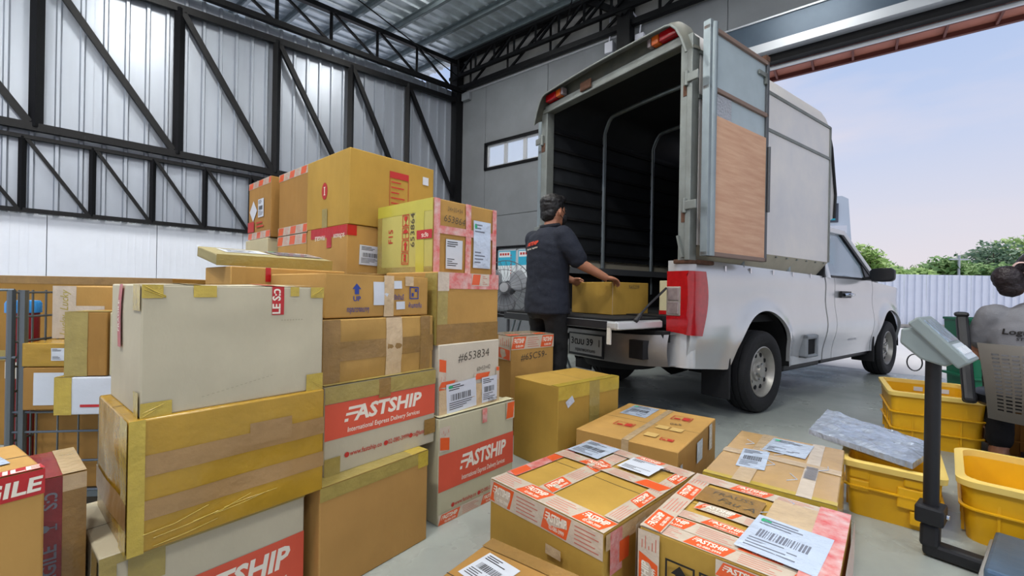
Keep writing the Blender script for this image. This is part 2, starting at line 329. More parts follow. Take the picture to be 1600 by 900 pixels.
def truss(f, t0, t1, i, zb, zt, step, par, name, ch=.09):
    tr = bpy.data.objects.new(name, None); COL.objects.link(tr); tr.parent = par
    member(f, (t0, i, zb(t0)), (t1, i, zb(t1)), ch, ch, 'chord', tr); member(f, (t0, i, zt(t0)), (t1, i, zt(t1)), ch, ch, 'chord', tr)
    t = t0 + step * .5; up = False
    while t < t1:
        member(f, (t, i, zb(t)), (t, i, zt(t)), .045, .045, 'post', tr)
        if t + step < t1: member(f, (t, i, zb(t) if not up else zt(t)), (t + step, i, zt(t + step) if not up else zb(t + step)), .04, .04, 'diagonal', tr)
        t += step
truss(LW, -.1, 10, .22, lambda t: 5.68 - .055 * t, lambda t: 6.28 - .055 * t, .93, rf, 'roof_truss')
truss(BW, 0, 13, .25, lambda t: 5.93, lambda t: 6.36, .55, rf, 'roof_truss', .07)
truss(BW, 0, 13, .12, lambda t: 5.70, lambda t: 6.40, 1.1, rf, 'roof_truss', .10)
m = MB(); m.tube([RF(4.2, 1.2, 6.35), LW(.1, .3, 5.9)], .012, 6); m.build('tie_rod', BLACKM, rf)
m = MB(); m.tube([RF(2.6, 5.4, 6.36), BW(3.2, .3, 5.95)], .012, 6); m.build('tie_rod', BLACKM, rf)
# ---- ceiling lamps (linear high bays hung under the purlins)
LAMPM = mat('lamp_diffuser', 'ffffff', .4, emit=4); k = 0
for (t, s_, e) in ((2.6, 2.6, 70), (5.9, 2.6, 100), (8.9, 3.2, 150), (2.4, 7.2, 30), (5.9, 7.2, 100), (8.9, 7.8, 170), (5.2, 11.5, 40), (8.6, 11.8, 100)):
    p = RF(t, s_, 6.25); k += 1
    lp = empty('high_bay_lamp', p, math.atan2(by_, bx_), 'long white roof lamp, %s row from back wall, %s from left wall' % (('first' if t < 3 else 'second' if t < 7 else 'third'), ('nearest' if s_ < 4 else 'second' if s_ < 9 else 'farthest')), 'lamp', 'ceiling lamps')
    MB().box((-.62, -.14, 0), (.62, .14, .07)).build('housing', PLW, lp, bevel=.01); MB().box((-.6, -.12, -.012), (.6, .12, 0)).build('diffuser', LAMPM, lp)
    m = MB(); m.tube([(-.5, 0, .07), (-.5, 0, .3)], .006, 5); m.tube([(.5, 0, .07), (.5, 0, .3)], .006, 5); m.build('hanger', GALV, lp)
    ld = bpy.data.lights.new('lamp_light', 'AREA'); ld.shape = 'RECTANGLE'; ld.size = 1.2; ld.size_y = .25; ld.energy = e; ld.color = (1, .96, .9)
    lo = bpy.data.objects.new('lamp_light', ld); COL.objects.link(lo); lo.parent = lp; lo.location = (0, 0, -.03)
    lu = bpy.data.lights.new('added_uplight', 'AREA'); lu.shape = 'RECTANGLE'; lu.size = 1.2; lu.size_y = .25; lu.energy = e * .9; lu.color = (1, .97, .93)  # extra upward light, added to brighten the roof underside
    lo = bpy.data.objects.new('added_uplight', lu); COL.objects.link(lo); lo.parent = lp; lo.location = (0, 0, .09); lo.rotation_euler = (math.pi, 0, 0)
# ============================================================ outdoors
FEN = mat('white_fence_sheet', 'd7dce6', .5, var=.03)
fe = empty('sheet_fence', (6, 15.2, 0), R(-1.2), 'white corrugated sheet fence across the yard', 'fence')
fm = None
for k in range(28):
    m = ribbed(lambda a, i, z: (a, -i, z), 0, .75, 0, 1.78, .25, .05, .03)
    if fm is None: o = m.build('fence_sheet', FEN, fe); fm = o.data
    else: o = link('fence_sheet', fm, fe)
    o.location = (k * .755, 0, 0)
for k in range(10): MB().box((k * 2.2, .02, 0), (k * 2.2 + .07, .1, 1.75)).build('fence_post', GALV, fe)
MB().box((0, -.3, -.02), (21, .12, .06)).build('kerb', mat('rough_kerb', '8d8a84', .9, var=.25, vscale=6, bump=.6, bscale=8), fe)
# trees: leaf cards in crowns over trunks
LEAFM = {}
for nm, a, b in (('leaf_light', '86ab52', 'b0c874'), ('leaf_mid', '648f4a', '90ad62'), ('leaf_dark', '55714f', '73906a')): LEAFM[nm] = mat(nm, a, .6, col2=b, vscale=1.2)
BARK = mat('bark', '4c4035', .9)
def tree(x, y, h, rx, lm, label, base=.35, n=2600, leaf=.16):
    e = empty('tree', (x, y, -.05), 0, label, 'tree', 'trees beyond the fence'); rnd = random.Random(int(x * 31 + y))
    m = MB(); cl = [(rnd.uniform(-.6, .6) * rx, rnd.uniform(-.6, .6) * rx, h * (base + (1 - base) * rnd.uniform(.15, .88)), rnd.uniform(.35, .6) * rx) for _ in range(11)]
    for _ in range(n):
        c = rnd.choice(cl); d = Vector((rnd.gauss(0, 1), rnd.gauss(0, 1), rnd.gauss(0, 1))).normalized() * c[3] * rnd.uniform(.6, 1); d.z *= .8
        p = Vector(c[:3]) + d; a = Vector((rnd.gauss(0, 1), rnd.gauss(0, 1), rnd.gauss(0, 1))).normalized(); b = a.orthogonal().normalized(); s_ = leaf * rnd.uniform(.7, 1.3)
        m.add([p - a * s_, p + b * s_ * .5, p + a * s_, p - b * s_ * .5], [(0, 1, 2, 3)])
    o = m.build('foliage', LEAFM[lm], e, fix=False); o['kind'] = 'stuff'
    m = MB(); m.tube([(0, 0, 0), (.05, 0, h * .3), (0, .05, h * .6)], [.16, .12, .06], 8)
    for c in cl[:5]: m.tube([(0, 0, h * .35), Vector((c[0] * .5, c[1] * .5, h * .5)), c[:3]], [.07, .05, .02], 6)
    m.build('trunk', BARK, e, smooth=True)
for a in ((17.6, 21.5, 3.3, 1.6, 'leaf_light', 'pale feathery tree just right of the far teal building'), (20.6, 24, 2.5, 1.7, 'leaf_mid', 'low bushy tree behind fence left of the thin pole'), (22.6, 24.5, 2.5, 1.7, 'leaf_light', 'low pale bush at the fence below the open sky'),
          (24.6, 24.5, 3.0, 1.9, 'leaf_mid', 'rounded green tree behind fence by the thin pole'), (27.0, 25.5, 2.9, 1.7, 'leaf_mid', 'short green tree left of the dark pine'), (29.5, 26.5, 4.2, 2.0, 'leaf_dark', 'dark open pine tree beside the concrete pole'),
          (31.8, 26, 4.6, 2.5, 'leaf_light', 'large pale green tree right of the concrete pole'), (34.6, 25.5, 5.2, 2.8, 'leaf_light', 'tallest pale green tree above the seated worker'), (38.0, 25, 5.0, 2.6, 'leaf_mid', 'full green tree at the far right of the fence')):
    tree(*a)
CPOLE = mat('pole_concrete', 'b9bcc0', .8)
for x, h, r_, lab in ((24.0, 3.35, .07, 'thin pale pole standing among the low trees'), (30.2, 5.0, .11, 'pale concrete utility pole beside the dark pine')):
    m = MB(); m.tube([(0, 0, 0), (0, 0, h)], [r_, r_ * .8], 8); e = empty('utility_pole', (x, 23.4, -.05), 0, lab, 'pole', 'poles beyond the fence'); m.build('shaft', CPOLE, e, smooth=True)
    MB().box((-.5, -.04, h - .25), (.5, .04, h - .17)).build('crossarm', CPOLE, e)
# pale tower building with teal glazing
bd = empty('office_building', (15.1, 20.8, 0), R(-20), 'pale building with teal glazing seen past the canopy', 'building')
BW1 = mat('pale_facade', 'c9d2d8', .7)
m = MB(); m.prism([(-4, 0), (1.15, 0), (.75, 5.6), (.5, 5.75), (-4, 5.75)], 0, 4, lambda a, b, h: (a, h, b)); m.build('tower_wall', BW1, bd)
for z0, z1 in ((4.5, 5.4), (2.4, 3.7)):
    f_ = MB().box((-2.5, -.05, z0), (.35, .0, z1)).build('window', mat('dark_frame', '4a4f5a', .5), bd)
    for k in range(3): MB().box((-2.4 + k * .9, -.08, z0 + .1), (-1.58 + k * .9, -.04, z1 - .1)).build('pane', TEALG, f_)
MB().box((-4, -.35, 3.95), (.6, 0, 4.3)).build('ledge', mat('white_ledge', 'e3e4e6', .6), bd)
sh = MB().box((-3.5, -.06, .2), (.35, 0, 2.45)).build('shutter', mat('grey_shutter', '8a93a6', .5, .3), bd)
for k in range(14): MB().box((-3.5, -.09, .25 + k * .155), (.35, -.06, .33 + k * .155)).build('shutter_slat', MATS['grey_shutter'], sh)
# ============================================================ cartons
PINKINK = mat('faded_red_ink', 'c0705f', .6); SCUFF = mat('scuff_tone', 'a59d88', .7)
class Carton:
    """origin = front-left-bottom corner; front faces local -y"""
    def __init__(s, label, x, y, z, yaw, w, d, h, m, bulge=.004, rx=0, ry=0, group=None, name='carton', cat='box', seam=True, seed=None):
        s.w, s.d, s.h, s.b = w, d, h, bulge; s.seed = seed if seed is not None else (x * 13.7 + y * 7.3 + z * 3.1)
        s.root = empty(name, (x, y, z), R(yaw), label, cat, group, rx=R(rx), ry=R(ry)); s.lay = 0
        mb = MB(); n = 12
        for f in ('front', 'right', 'left', 'top', 'back', 'bottom'):
            W_, H_ = s.size(f); mb.grid(lambda u, v, f=f, W_=W_, H_=H_: s.P(f, u * W_, v * H_), n, n)
        me = bpy.data.meshes.new('body'); me.from_pydata(mb.v, [], mb.f)
        bm = bmesh.new(); bm.from_mesh(me); bmesh.ops.remove_doubles(bm, verts=bm.verts, dist=.0005); bmesh.ops.recalc_face_normals(bm, faces=bm.faces); bm.to_mesh(me); bm.free()
        me.materials.append(m); s.body = link('body', me, s.root, smooth=50, bevel=.004)
        if seam and h > .05: s.patch('top', 0, d / 2 - .0015, w, d / 2 + .0015, BINK, 'flap_seam', .0004)
    def size(s, f): return {'front': (s.w, s.h), 'back': (s.w, s.h), 'right': (s.d, s.h), 'left': (s.d, s.h), 'top': (s.w, s.d), 'bottom': (s.w, s.d)}[f]
    def P(s, f, x, y, off=0):
        W_, H_ = s.size(f); u = min(1, max(0, x / W_)); v = min(1, max(0, y / H_))
        k = 16 * u * (1 - u) * v * (1 - v); q = {'front': 0, 'right': 5, 'left': 9, 'top': 14, 'back': 20, 'bottom': 0}[f]
        d = off
        if f != 'bottom': d += s.b * min(1, k * 1.6) * (.35 + .9 * noise.noise(Vector((u * 2.3 + q + s.seed, v * 2.3 + s.seed * .7, q))))
        w, dd, h = s.w, s.d, s.h
        if f == 'front': return Vector((x, -d, y))
        if f == 'back': return Vector((w - x, dd + d, y))
        if f == 'right': return Vector((w + d, x, y))
        if f == 'left': return Vector((-d, dd - x, y))
        if f == 'top': return Vector((x, y, h + d))
        return Vector((x, dd - y, -d))
    def patch(s, f, x0, y0, x1, y1, m, name='tape', off=None, n=None, parent=None):
        return s.patches([(f, x0, y0, x1, y1)], m, name, off, parent)
    def patches(s, L, m, name='tape', off=None, parent=None):
        if off is None: s.lay += 1; off = .0012 + .00034 * s.lay
        mb = MB()
        for (f, x0, y0, x1, y1) in L:
            nu = max(2, int(abs(x1 - x0) / .04)); nv = max(2, int(abs(y1 - y0) / .04))
            mb.grid(lambda u, v: s.P(f, x0 + (x1 - x0) * u, y0 + (y1 - y0) * v, off), nu, nv)
        o = mb.build(name, m, parent or s.root, smooth=True, fix=False); o['off'] = off; return o
    def quad(s, f, cx, cy, w, h, rot, m, name, parent=None, off=None, sub=4):
        if off is None: s.lay += 1; off = .0012 + .00034 * s.lay
        c, n = math.cos(R(rot)), math.sin(R(rot)); mb = MB()
        mb.grid(lambda u, v: s.P(f, cx + (u - .5) * w * c - (v - .5) * h * n, cy + (u - .5) * w * n + (v - .5) * h * c, off), sub, sub)
        o = mb.build(name, m, parent or s.root, fix=False, smooth=True); o['off'] = off; return o
    def geo(s, f, cx, cy, rot, geos, m, name='lettering', parent=None, off=None):
        """geos: list of (verts2d, faces) in metres about (cx,cy)"""
        if off is None: s.lay += 1; off = .0012 + .00034 * s.lay
        c, n = math.cos(R(rot)), math.sin(R(rot)); mb = MB()
        for v, fc in geos: mb.add([s.P(f, cx + p[0] * c - p[1] * n, cy + p[0] * n + p[1] * c, off) for p in v], fc)
        return mb.build(name, m, parent or s.root, fix=False)
    def text(s, f, cx, cy, size, t, m, rot=0, bold=0, shear=0, name='lettering', parent=None, off=None, width=None):
        v, fc, w = text_geo(t, bold, shear); k = size; kx = width / w if width and w else k
        return s.geo(f, cx, cy, rot, [([(p[0] * kx - w * kx / 2, p[1] * k) for p in v], fc)], m, name, parent, off)
    def logo(s, f, cx, cy, width, height, m, rot=0, parent=None, off=None, tall=None):
        v, fc, w = logo_geo(); return s.geo(f, cx, cy, rot, [([((p[0] / w - .5) * width, p[1] / .72 * height) for p in v], fc)], m, 'lettering', parent, off)
    def rects(s, f, cx, cy, rot, L, m, name='print', parent=None, off=None):
        return s.geo(f, cx, cy, rot, [([(a, b), (c, b), (c, d), (a, d)], [(0, 1, 2, 3)]) for a, b, c, d in L], m, name, parent, off)
    def label(s, f, cx, cy, w, h, rot=0, m=None, dot=True, bars=True, pouch=False, seed=1):
        rnd = random.Random(seed); s.lay += 1; o0 = .0012 + .00034 * s.lay; s.lay += 2
        o = s.quad(f, cx, cy, w, h, rot, m or PAPER, 'shipping_label', off=o0)
        L = []; y = h * .36
        if bars:
            x = -w * .36
            while x < w * .3: b = rnd.choice((.0015, .003, .0045)) * w / .15; L.append((x, -h * .1, x + b, h * .12)); x += b + rnd.choice((.002, .0035)) * w / .15
        for k in range(3): L.append((-w * .42, h * (.40 - .07 * k), -w * .42 + w * rnd.uniform(.3, .7), h * (.43 - .07 * k)))
        for k in range(4): L.append((-w * .42, -h * (.18 + .07 * k), -w * .42 + w * rnd.uniform(.3, .8), -h * (.155 + .07 * k)))
        s.rects(f, cx, cy, rot, L, GREYINK if pouch else BINK, parent=o, off=o0 + .00034)
        if dot:
            c, n = math.cos(R(rot)), math.sin(R(rot)); dx, dy = -w * .36, h * .38
            P_ = [(w * .075 * math.cos(a * .52), h * .06 * math.sin(a * .52)) for a in range(12)]
            s.geo(f, cx + dx * c - dy * n, cy + dx * n + dy * c, rot, [(P_, [tuple(range(12))])], GREENDOT, 'green_dot', o, o0 + .0004)
        return o
    def fstape(s, f, x0, y0, x1, y1, blk=.13, rot90=False, text=True, start=0, base=None, under=None):
        """printed courier tape: off-white strip, orange blocks with the word mark, red small print between"""
        s.lay += 1; o0 = .0012 + .00034 * s.lay; s.lay += 2
        t = s.patches([(f, x0, y0, x1, y1)], base or FTAPE, 'printed_tape', o0)
        W_, H_ = (x1 - x0, y1 - y0); ln, th = (H_, W_) if rot90 else (W_, H_)
        rot = 90 if rot90 else 0; ox, oy = (x1, y0) if rot90 else (x0, y0)
        c, n = math.cos(R(rot)), math.sin(R(rot))
        blocks = []; logos = []; phones = []; small = []; a = 0; k = start
        lv, lf, lw = logo_geo(); pv, pf, pw = text_geo('02-080-3999', .02)
        while a < ln - .01:
            e = min(a + blk, ln)
            if k % 2 == 0:
                mrg = .06 * th; sl = min(.02, (e - a) * .15)
                blocks.append(([(a, mrg), (e - sl, mrg), (e, th - mrg), (a + sl, th - mrg)], [(0, 1, 2, 3)]))
                if text and e - a > blk * .95:
                    logos.append(([(a + blk * .14 + p[0] / lw * blk * .72, th * .48 + p[1] / .72 * th * .34) for p in lv], lf))
                    phones.append(([(a + blk * .28 + p[0] / pw * blk * .5, th * .16 + p[1] / .7 * th * .17) for p in pv], pf))
            else:
                for j in range(5):
                    yy = th * (.14 + .16 * j); small.append(([(a + .012, yy), (e - .014 - .012 * (j % 3), yy), (e - .014 - .012 * (j % 3), yy + th * .045), (a + .012, yy + th * .045)], [(0, 1, 2, 3)]))
            a = e; k += 1
        for bb in blocks: s.geo(f, ox, oy, rot, [bb], ORANGE, 'orange_block', t, o0 + .00034)
        if small: s.geo(f, ox, oy, rot, small, PINKINK, 'small_print', t, o0 + .00034)['kind'] = 'stuff'
        for gg in zip(logos, phones): s.geo(f, ox, oy, rot, list(gg), WINK, 'lettering', t, o0 + .0007)
        return t
    def warn(s, f, x0, y0, x1, y1, t='FRAGILE', rot=0, size=None, m=None, cx=None, cy=None, wm=None):
        o = s.patches([(f, x0, y0, x1, y1)], m or RTAPE, 'warning_tape'); w_, h_ = abs(x1 - x0), abs(y1 - y0)
        s.text(f, cx or (x0 + x1) / 2, cy or (y0 + y1) / 2, size or min(w_, h_) * .6, t, wm or WINK, rot, .02, parent=o); return o
def company(c, sy0, sy1, small=True, x0=.0, face='front', lx_=.5, size=1.0):
    """big courier print: vermilion stripe, word mark and line, contact line"""
    W_ = c.size(face)[0]
    st = c.patch(face, .001, sy0, W_ - .001, sy1, ORED, 'print_stripe'); hh = sy1 - sy0
    c.logo(face, W_ * lx_, sy0 + hh * .42, W_ * .70 * size, hh * .42, WINK, parent=st)
    c.text(face, W_ * lx_, sy0 + hh * .12, hh * .2, 'International Express Delivery Services', WINK, 0, .012, .12, parent=st, width=W_ * .66 * size)
    if small:
        c.text(face, W_ * .33, sy0 * .42, .024, 'www.fastship.co', REDINK, 0, .01, name='web_line', width=W_ * .27)
        c.text(face, W_ * .62, sy0 * .42, .024, '02-080-3999', REDINK, 0, .01, name='phone_line', width=W_ * .20)
        c.text(face, W_ * .86, sy0 * .42, .024, 'cs@fastship.co', REDINK, 0, .01, name='mail_line', width=W_ * .20)
        d12 = [(.009 * math.cos(k * .52), .009 * math.sin(k * .52)) for k in range(12)]
        c.geo(face, 0, sy0 * .42 + .007, 0, [([(W_ * q + a, b) for a, b in d12], [tuple(range(12))]) for q in (.17, .50, .74)], REDINK, 'contact_icon')
PG = 'cartons stacked in the pile'
# --- pile, lower front
c = Carton('plain brown carton on the floor under the FASTSHIP carton, taped along its top edge', -.577, 1.333, 0, 52.6, .434, .42, .343, board('plain_kraft', 'ad8449', .05), .003, group=PG)
c.patches([('top', 0, .16, .434, .0), ('front', 0, .343, .434, .30)], OTAPE); c.patches([('top', .36, .06, .434, 0), ('front', .385, .343, .434, .285)], YTAPE)
c = Carton('white FASTSHIP carton resting on the plain brown carton, vermilion stripe across its front', -.600, 1.408, .343, 51, .466, .45, .294, WHITEB, .003, group=PG)
company(c, .118, .236); c.patches([('front', 0, .294, .466, .238), ('top', 0, 0, .466, .05)], OTAPE); c.patches([('front', .2, .294, .25, .225)], SKINB); c.patches([('front', 0, 0, .055, .06)], OTAPE); c.patches([('front', .41, .04, .466, .10), ('right', 0, .04, .05, .10)], SKINB)
c = Carton('crumpled brown carton sealed with shiny tape between UP carton and FASTSHIP carton', -.617, 1.426, .637, 51, .468, .44, .217, TAN, .009, group=PG)
c.patches([('front', 0, .075, .468, .14)], SKINB); c.patches([('front', 0, 0, .06, .217)], SKINB); c.patches([('front', .24, .217, .31, 0), ('top', .24, 0, .31, .2)], CTAPE); c.patches([('front', .40, .217, .45, 0)], SKINB)
c = Carton('shallow brown carton with blue UP arrow and Thai handling words', -.619, 1.44, .858, 51, .437, .42, .152, KRAFT, .005, group=PG)
c.geo('front', .115, .088, 0, [([(-.008, -.006), (.008, -.006), (.008, .012), (-.008, .012)], [(0, 1, 2, 3)]), ([(-.017, .012), (.017, .012), (0, .032)], [(0, 1, 2)])], BLUEINK, 'arrow_print')
c.text('front', .115, .058, .024, 'UP', BLUEINK, 0, .02); c.text('front', .12, .02, .026, 'กรุณาวางเบาๆ', BLUEINK, 0, .01, width=.085); c.text('front', .275, .062, .026, 'กรุณาเปิดด้านนี้', BLUEINK, 0, .01, width=.08)
c.text('front', .37, .03, .026, 'ห้ามกดทับ', BLUEINK, 0, .01, width=.065); c.rects('front', .365, .088, 0, [(-.022, -.024, .022, -.020), (-.022, .020, .022, .024), (-.022, -.024, -.018, .024), (.018, -.024, .022, .024), (-.012, -.014, -.002, 0), (.004, .004, .014, .016)], BLUEINK, 'symbol_print')
o = c.quad('front', .215, .085, .07, .085, 0, PAPER, 'torn_label'); o = c.quad('front', .265, .118, .08, .03, 2, PAPER, 'torn_label'); o = c.quad('front', .30, .04, .04, .03, 2, PAPER, 'torn_label')
c.patches([('front', .225, .152, .268, .0), ('top', .225, 0, .268, .2)], CTAPE); c.patches([('front', .32, .152, .36, .115), ('top', .0, 0, .437, .05)], CTAPE)
# --- pile, left column
c = Carton('white FASTSHIP carton at the floor under the big yellow-taped carton', -.918, .978, 0, 51, .463, .37, .34, WHITEB, .003, group=PG)
company(c, .075, .215, False, lx_=.56); c.patches([('front', 0, .34, .463, .318)], OTAPE); c.patches([('front', .05, .34, .12, .25)], OTAPE); c.patches([('left', .30, .34, .37, .25), ('front', 0, .34, .03, .27)], OTAPE)
c = Carton('large carton wrapped all over in yellow tape below the grey-white carton', -.860, .982, .34, 51, .458, .37, .309, GOLD, .009, group=PG)
PKT = mat('old_tape_band', '9b7a4e', .35, var=.1, bump=.4, bscale=20, coat=.3)
c.patches([('front', 0, .175, .458, .225)], PKT); c.patches([('front', 0, .075, .458, .12)], PKT); c.patches([('front', .25, .25, .36, .19)], PKT); c.patches([('left', .30, 0, .37, .309), ('front', 0, 0, .03, .309)], YTAPE); c.patches([('left', 0, .06, .37, .12)], PKT)
for k in range(6):
    rnd = random.Random(k); x = rnd.uniform(.0, .2); y = rnd.uniform(.005, .05); m = MB(); m.tube([c.P('front', x, y, .003), c.P('front', x + .06, y + .006, .006), c.P('front', x + .13, y + rnd.uniform(.005, .03), .003)], .0009, 5); m.build('tape_wrinkle', YTAPE, c.root, smooth=True)
c = Carton('grey-white carton with red tape over its top, on the yellow-taped carton', -.857, 1.007, .649, 51, .436, .34, .312, WHITEB, .006, rx=0, group=PG)
RT = c.patches([('top', .285, .34, .318, 0), ('front', .285, .312, .318, .232)], RTAPE, 'warning_tape'); c.text('front', .307, .27, .030, 'LE S:ว', WINK, 90, .03, parent=RT)
c.patches([('front', .10, .312, .15, .282), ('top', .10, 0, .15, .34)], YTAPE); c.patches([('left', .27, .312, .34, .25), ('front', 0, .312, .04, .28)], YTAPE); c.patches([('front', .395, .312, .436, .28)], YTAPE); c.patches([('front', .335, .312, .36, .285)], YTAPE)
c.patches([('left', .30, 0, .34, .06), ('front', 0, 0, .06, .035)], YTAPE); c.patches([('front', .385, 0, .436, .05)], YTAPE); c.patches([('top', .0, 0, .436, .05)], PALE)
R2 = c.patches([('left', .13, .312, .165, .15)], RTAPE, 'warning_tape'); c.text('left', .150, .23, .022, 'FRAGILE', WINK, 90, .02, parent=R2)
c.rects('front', .34, .215, 0, [(-.03 + k * .008, 0, -.026 + k * .008, .003) for k in range(8)], SCUFF, 'pencil_mark'); c.rects('front', .12, .03, 8, [(k * .011, .0006 * k, k * .011 + .006, .0006 * k + .0018) for k in range(16)], SCUFF, 'scuff_mark')
for (x, y, dx, dy) in ((.0, .312, .045, -.03), (.436, .312, -.04, -.03), (.436, .0, -.04, .03), (.0, .0, .05, .03)):
    m = MB()
    for k in range(2): m.tube([c.P('front', x + dx * .1, y + dy * (.1 + .3 * k), .003), c.P('front', x + dx * (.5 + .2 * k), y + dy * (.5 + .3 * k), .004), c.P('front', x + dx, y + dy * (.9 + .1 * k), .002)], .0014, 5)
    m.build('tape_wrinkle', YTAPE, c.root, smooth=True)
# --- pile, right column
c = Carton('white FASTSHIP carton on the floor beside the plain brown carton', -.286, 1.7635, 0, 48.6, .458, .42, .434, board('pale_olive_white', 'b9b497', .05), .003, group=PG)
company(c, .135, .285, True, lx_=.57, size=.9); c.fstape('front', 0, 0, .458, .045, .12, text=True); c.fstape('front', 0, .30, .055, .40, .06, True, False); c.fstape('front', .40, .35, .458, .434, .06, False, False); c.patches([('front', .24, .434, .27, .37)], PTAPE); c.patches([('top', 0, 0, .458, .05)], PALE)
c = Carton('white carton with handwritten number and two shipping labels, below the plain taped carton', -.297, 1.793, .434, 48.6, .362, .40, .298, board('dirty_white_board', 'c4bcab', .05), .003, group=PG)
c.text('front', .20, .222, .052, '#653834', PENINK, 3, -.004, .1, 'handwriting', width=.19); c.text('front', .26, .165, .028, '60×53×42', PENINK, 3, -.004, .1, 'handwriting', width=.085)
c.fstape('front', 0, .06, .04, .24, .06, True, False); c.fstape('front', 0, .118, .10, .145, .09, False, False); c.fstape('front', .20, .125, .30, .155, .1, False, False); c.fstape('front', .34, .05, .362, .17, .05, True, False); c.patches([('front', 0, 0, .362, .11)], CTAPE)
c.label('front', .125, .072, .17, .125, 3, seed=4); c.label('front', .295, .075, .10, .115, 1, dot=False, seed=5); c.text('front', .315, .012, .026, '712517', BINK, 0, .0, 0, 'stamp', width=.06); c.text('front', .03, .262, .02, '', PENINK)
c = Carton('plain tan carton with shiny brown tape round its edges under the green F15 carton', -.307, 1.792, .731, 48.6, .364, .38, .304, KRAFT, .003, group=PG)
c.patches([('front', 0, 0, .364, .085)], SKINB); c.patches([('front', 0, .085, .055, .25), ('left', .3, 0, .38, .30)], OTAPE); c.patches([('front', 0, .304, .364, .235)], PTAPE, 'smeared_tape'); c.patches([('front', 0, .304, .06, .225)], FTAPE); c.fstape('front', .19, .25, .30, .304, .055, False, False)
c = Carton('olive green F15 carton with red symbols and pink smeared tape, topmost of its stack', -.355, 1.93, 1.035, 49.1, .404, .439, .336, KRAFT, .004, group=PG, seam=False)
c.patches([('left', .0, .0, .439, .336)], GREENB, 'green_side'); c.patches([('left', 0, 0, .04, .336)], OTAPE); c.patches([('left', 0, .0, .439, .03)], OTAPE)
YG = mat('bright_yellow_tape', 'b9b243', .35, var=.06, coat=.3); c.patches([('left', 0, .28, .439, .336)], YG); c.patches([('left', .32, 0, .38, .336)], YG)
c.text('left', .135, .18, .05, 'F15', REDINK, 90, .01); c.text('left', .31, .20, .045, '653864', PENINK, 90, 0, .0, 'handwriting', width=.16)
def sym(c, f, cx, cy, s_, rot, kind, m=REDINK, frame=True):
    g = []
    if frame:
        t = s_ * .07
        for a, b, cc, d in ((-.5, -.5, .5, -.5 + t / s_), (-.5, .5 - t / s_, .5, .5), (-.5, -.5, -.5 + t / s_, .5), (.5 - t / s_, -.5, .5, .5)): g.append(([(a * s_, b * s_), (cc * s_, b * s_), (cc * s_, d * s_), (a * s_, d * s_)], [(0, 1, 2, 3)]))
    def poly(L): g.append(([(a * s_, b * s_) for a, b in L], [tuple(range(len(L)))]))
    if kind == 'up': poly([(-.14, -.38), (.14, -.38), (.14, .08), (-.14, .08)]); poly([(-.3, .06), (.3, .06), (0, .4)])
    if kind == 'glass': poly([(-.26, .36), (.26, .36), (.22, .08), (.08, -.05), (-.08, -.05), (-.22, .08)]); poly([(-.04, -.05), (.04, -.05), (.04, -.32), (-.04, -.32)]); poly([(-.2, -.32), (.2, -.32), (.2, -.4), (-.2, -.4)])
    if kind == 'umbrella': poly([(.36 * math.cos(a * .314), .36 * math.sin(a * .314)) for a in range(11)]); poly([(-.03, 0), (.03, 0), (.03, -.38), (-.03, -.38)])
    if kind == 'stack': poly([(-.3, -.35), (.3, -.35), (.3, -.28), (-.3, -.28)]); poly([(-.16, -.2), (.16, -.2), (.16, .05), (-.16, .05)]); poly([(-.16, .1), (.16, .1), (.16, .35), (-.16, .35)])
    return c.geo(f, cx, cy, rot, g, m, 'symbol_print')
for k, kd in enumerate(('glass', 'umbrella', 'up', 'stack')): sym(c, 'left', .24, .25 - k * .06, .055, 0, kd)
o = c.patches([('left', .33, .155, .439, .195)], RTAPE, 'warning_tape'); c.text('left', .39, .163, .026, 'ระวัง', WINK, 0, .02, parent=o)
for L in ([('front', 0, 0, .035, .336)], [('front', .19, 0, .225, .336)], [('front', 0, .18, .404, .215)], [('front', .375, 0, .404, .336)]): c.patches(L, PTAPE, 'smeared_tape')
c.label('front', .12, .09, .10, .135, 0, dot=False, bars=False, seed=6); c.label('front', .30, .15, .12, .23, 0, PLAST, seed=7, bars=False, pouch=True)
c.text('front', .12, .285, .028, '34×35×34', PENINK, -2, -.004, 0, 'handwriting', width=.09); c.text('front', .115, .232, .045, '653864', PENINK, -4, -.004, .1, 'handwriting', width=.13)
# --- pile, rear high row
c = Carton('tall brown carton under the large yellow carton, red warning tape along its top', -.819, 2.15, 0, 48.6, .546, .45, 1.278, KRAFT, .003, group=PG)
o = c.patches([('left', .05, 1.278, .45, 1.225), ('front', 0, 1.278, .05, 1.225)], RTAPE, 'warning_tape'); c.text('left', .16, 1.236, .032, 'FRAGILE', WINK, 180, .02, parent=o); c.text('left', .37, 1.236, .032, 'ระวังแตก', WINK, 180, .02, parent=o); c.patches([('left', .24, 1.225, .29, 1.17)], RTAPE)
c.label('front', .13, 1.13, .13, .10, -2, dot=False, seed=8)
c = Carton('large yellow-brown carton with red number badge, highest of the whole pile', -.812, 2.15, 1.28, 48.6, .52, .476, .38, OCHRE, .004, group=PG)
B12 = [(.033 * math.cos(k * .3142), .045 * math.sin(k * .3142)) for k in range(20)]
o = c.geo('left', .22, .195, 0, [(B12, [tuple(range(20))])], mat('badge_red', 'b12a26', .5), 'red_badge'); c.rects('left', .22, .195, 0, [(-.004, -.022, .004, .022), (-.009, -.022, .009, -.018), (-.009, .018, .009, .022)], WINK, 'numeral', o); c.patches([('left', .19, .0, .25, .10)], OTAPE)
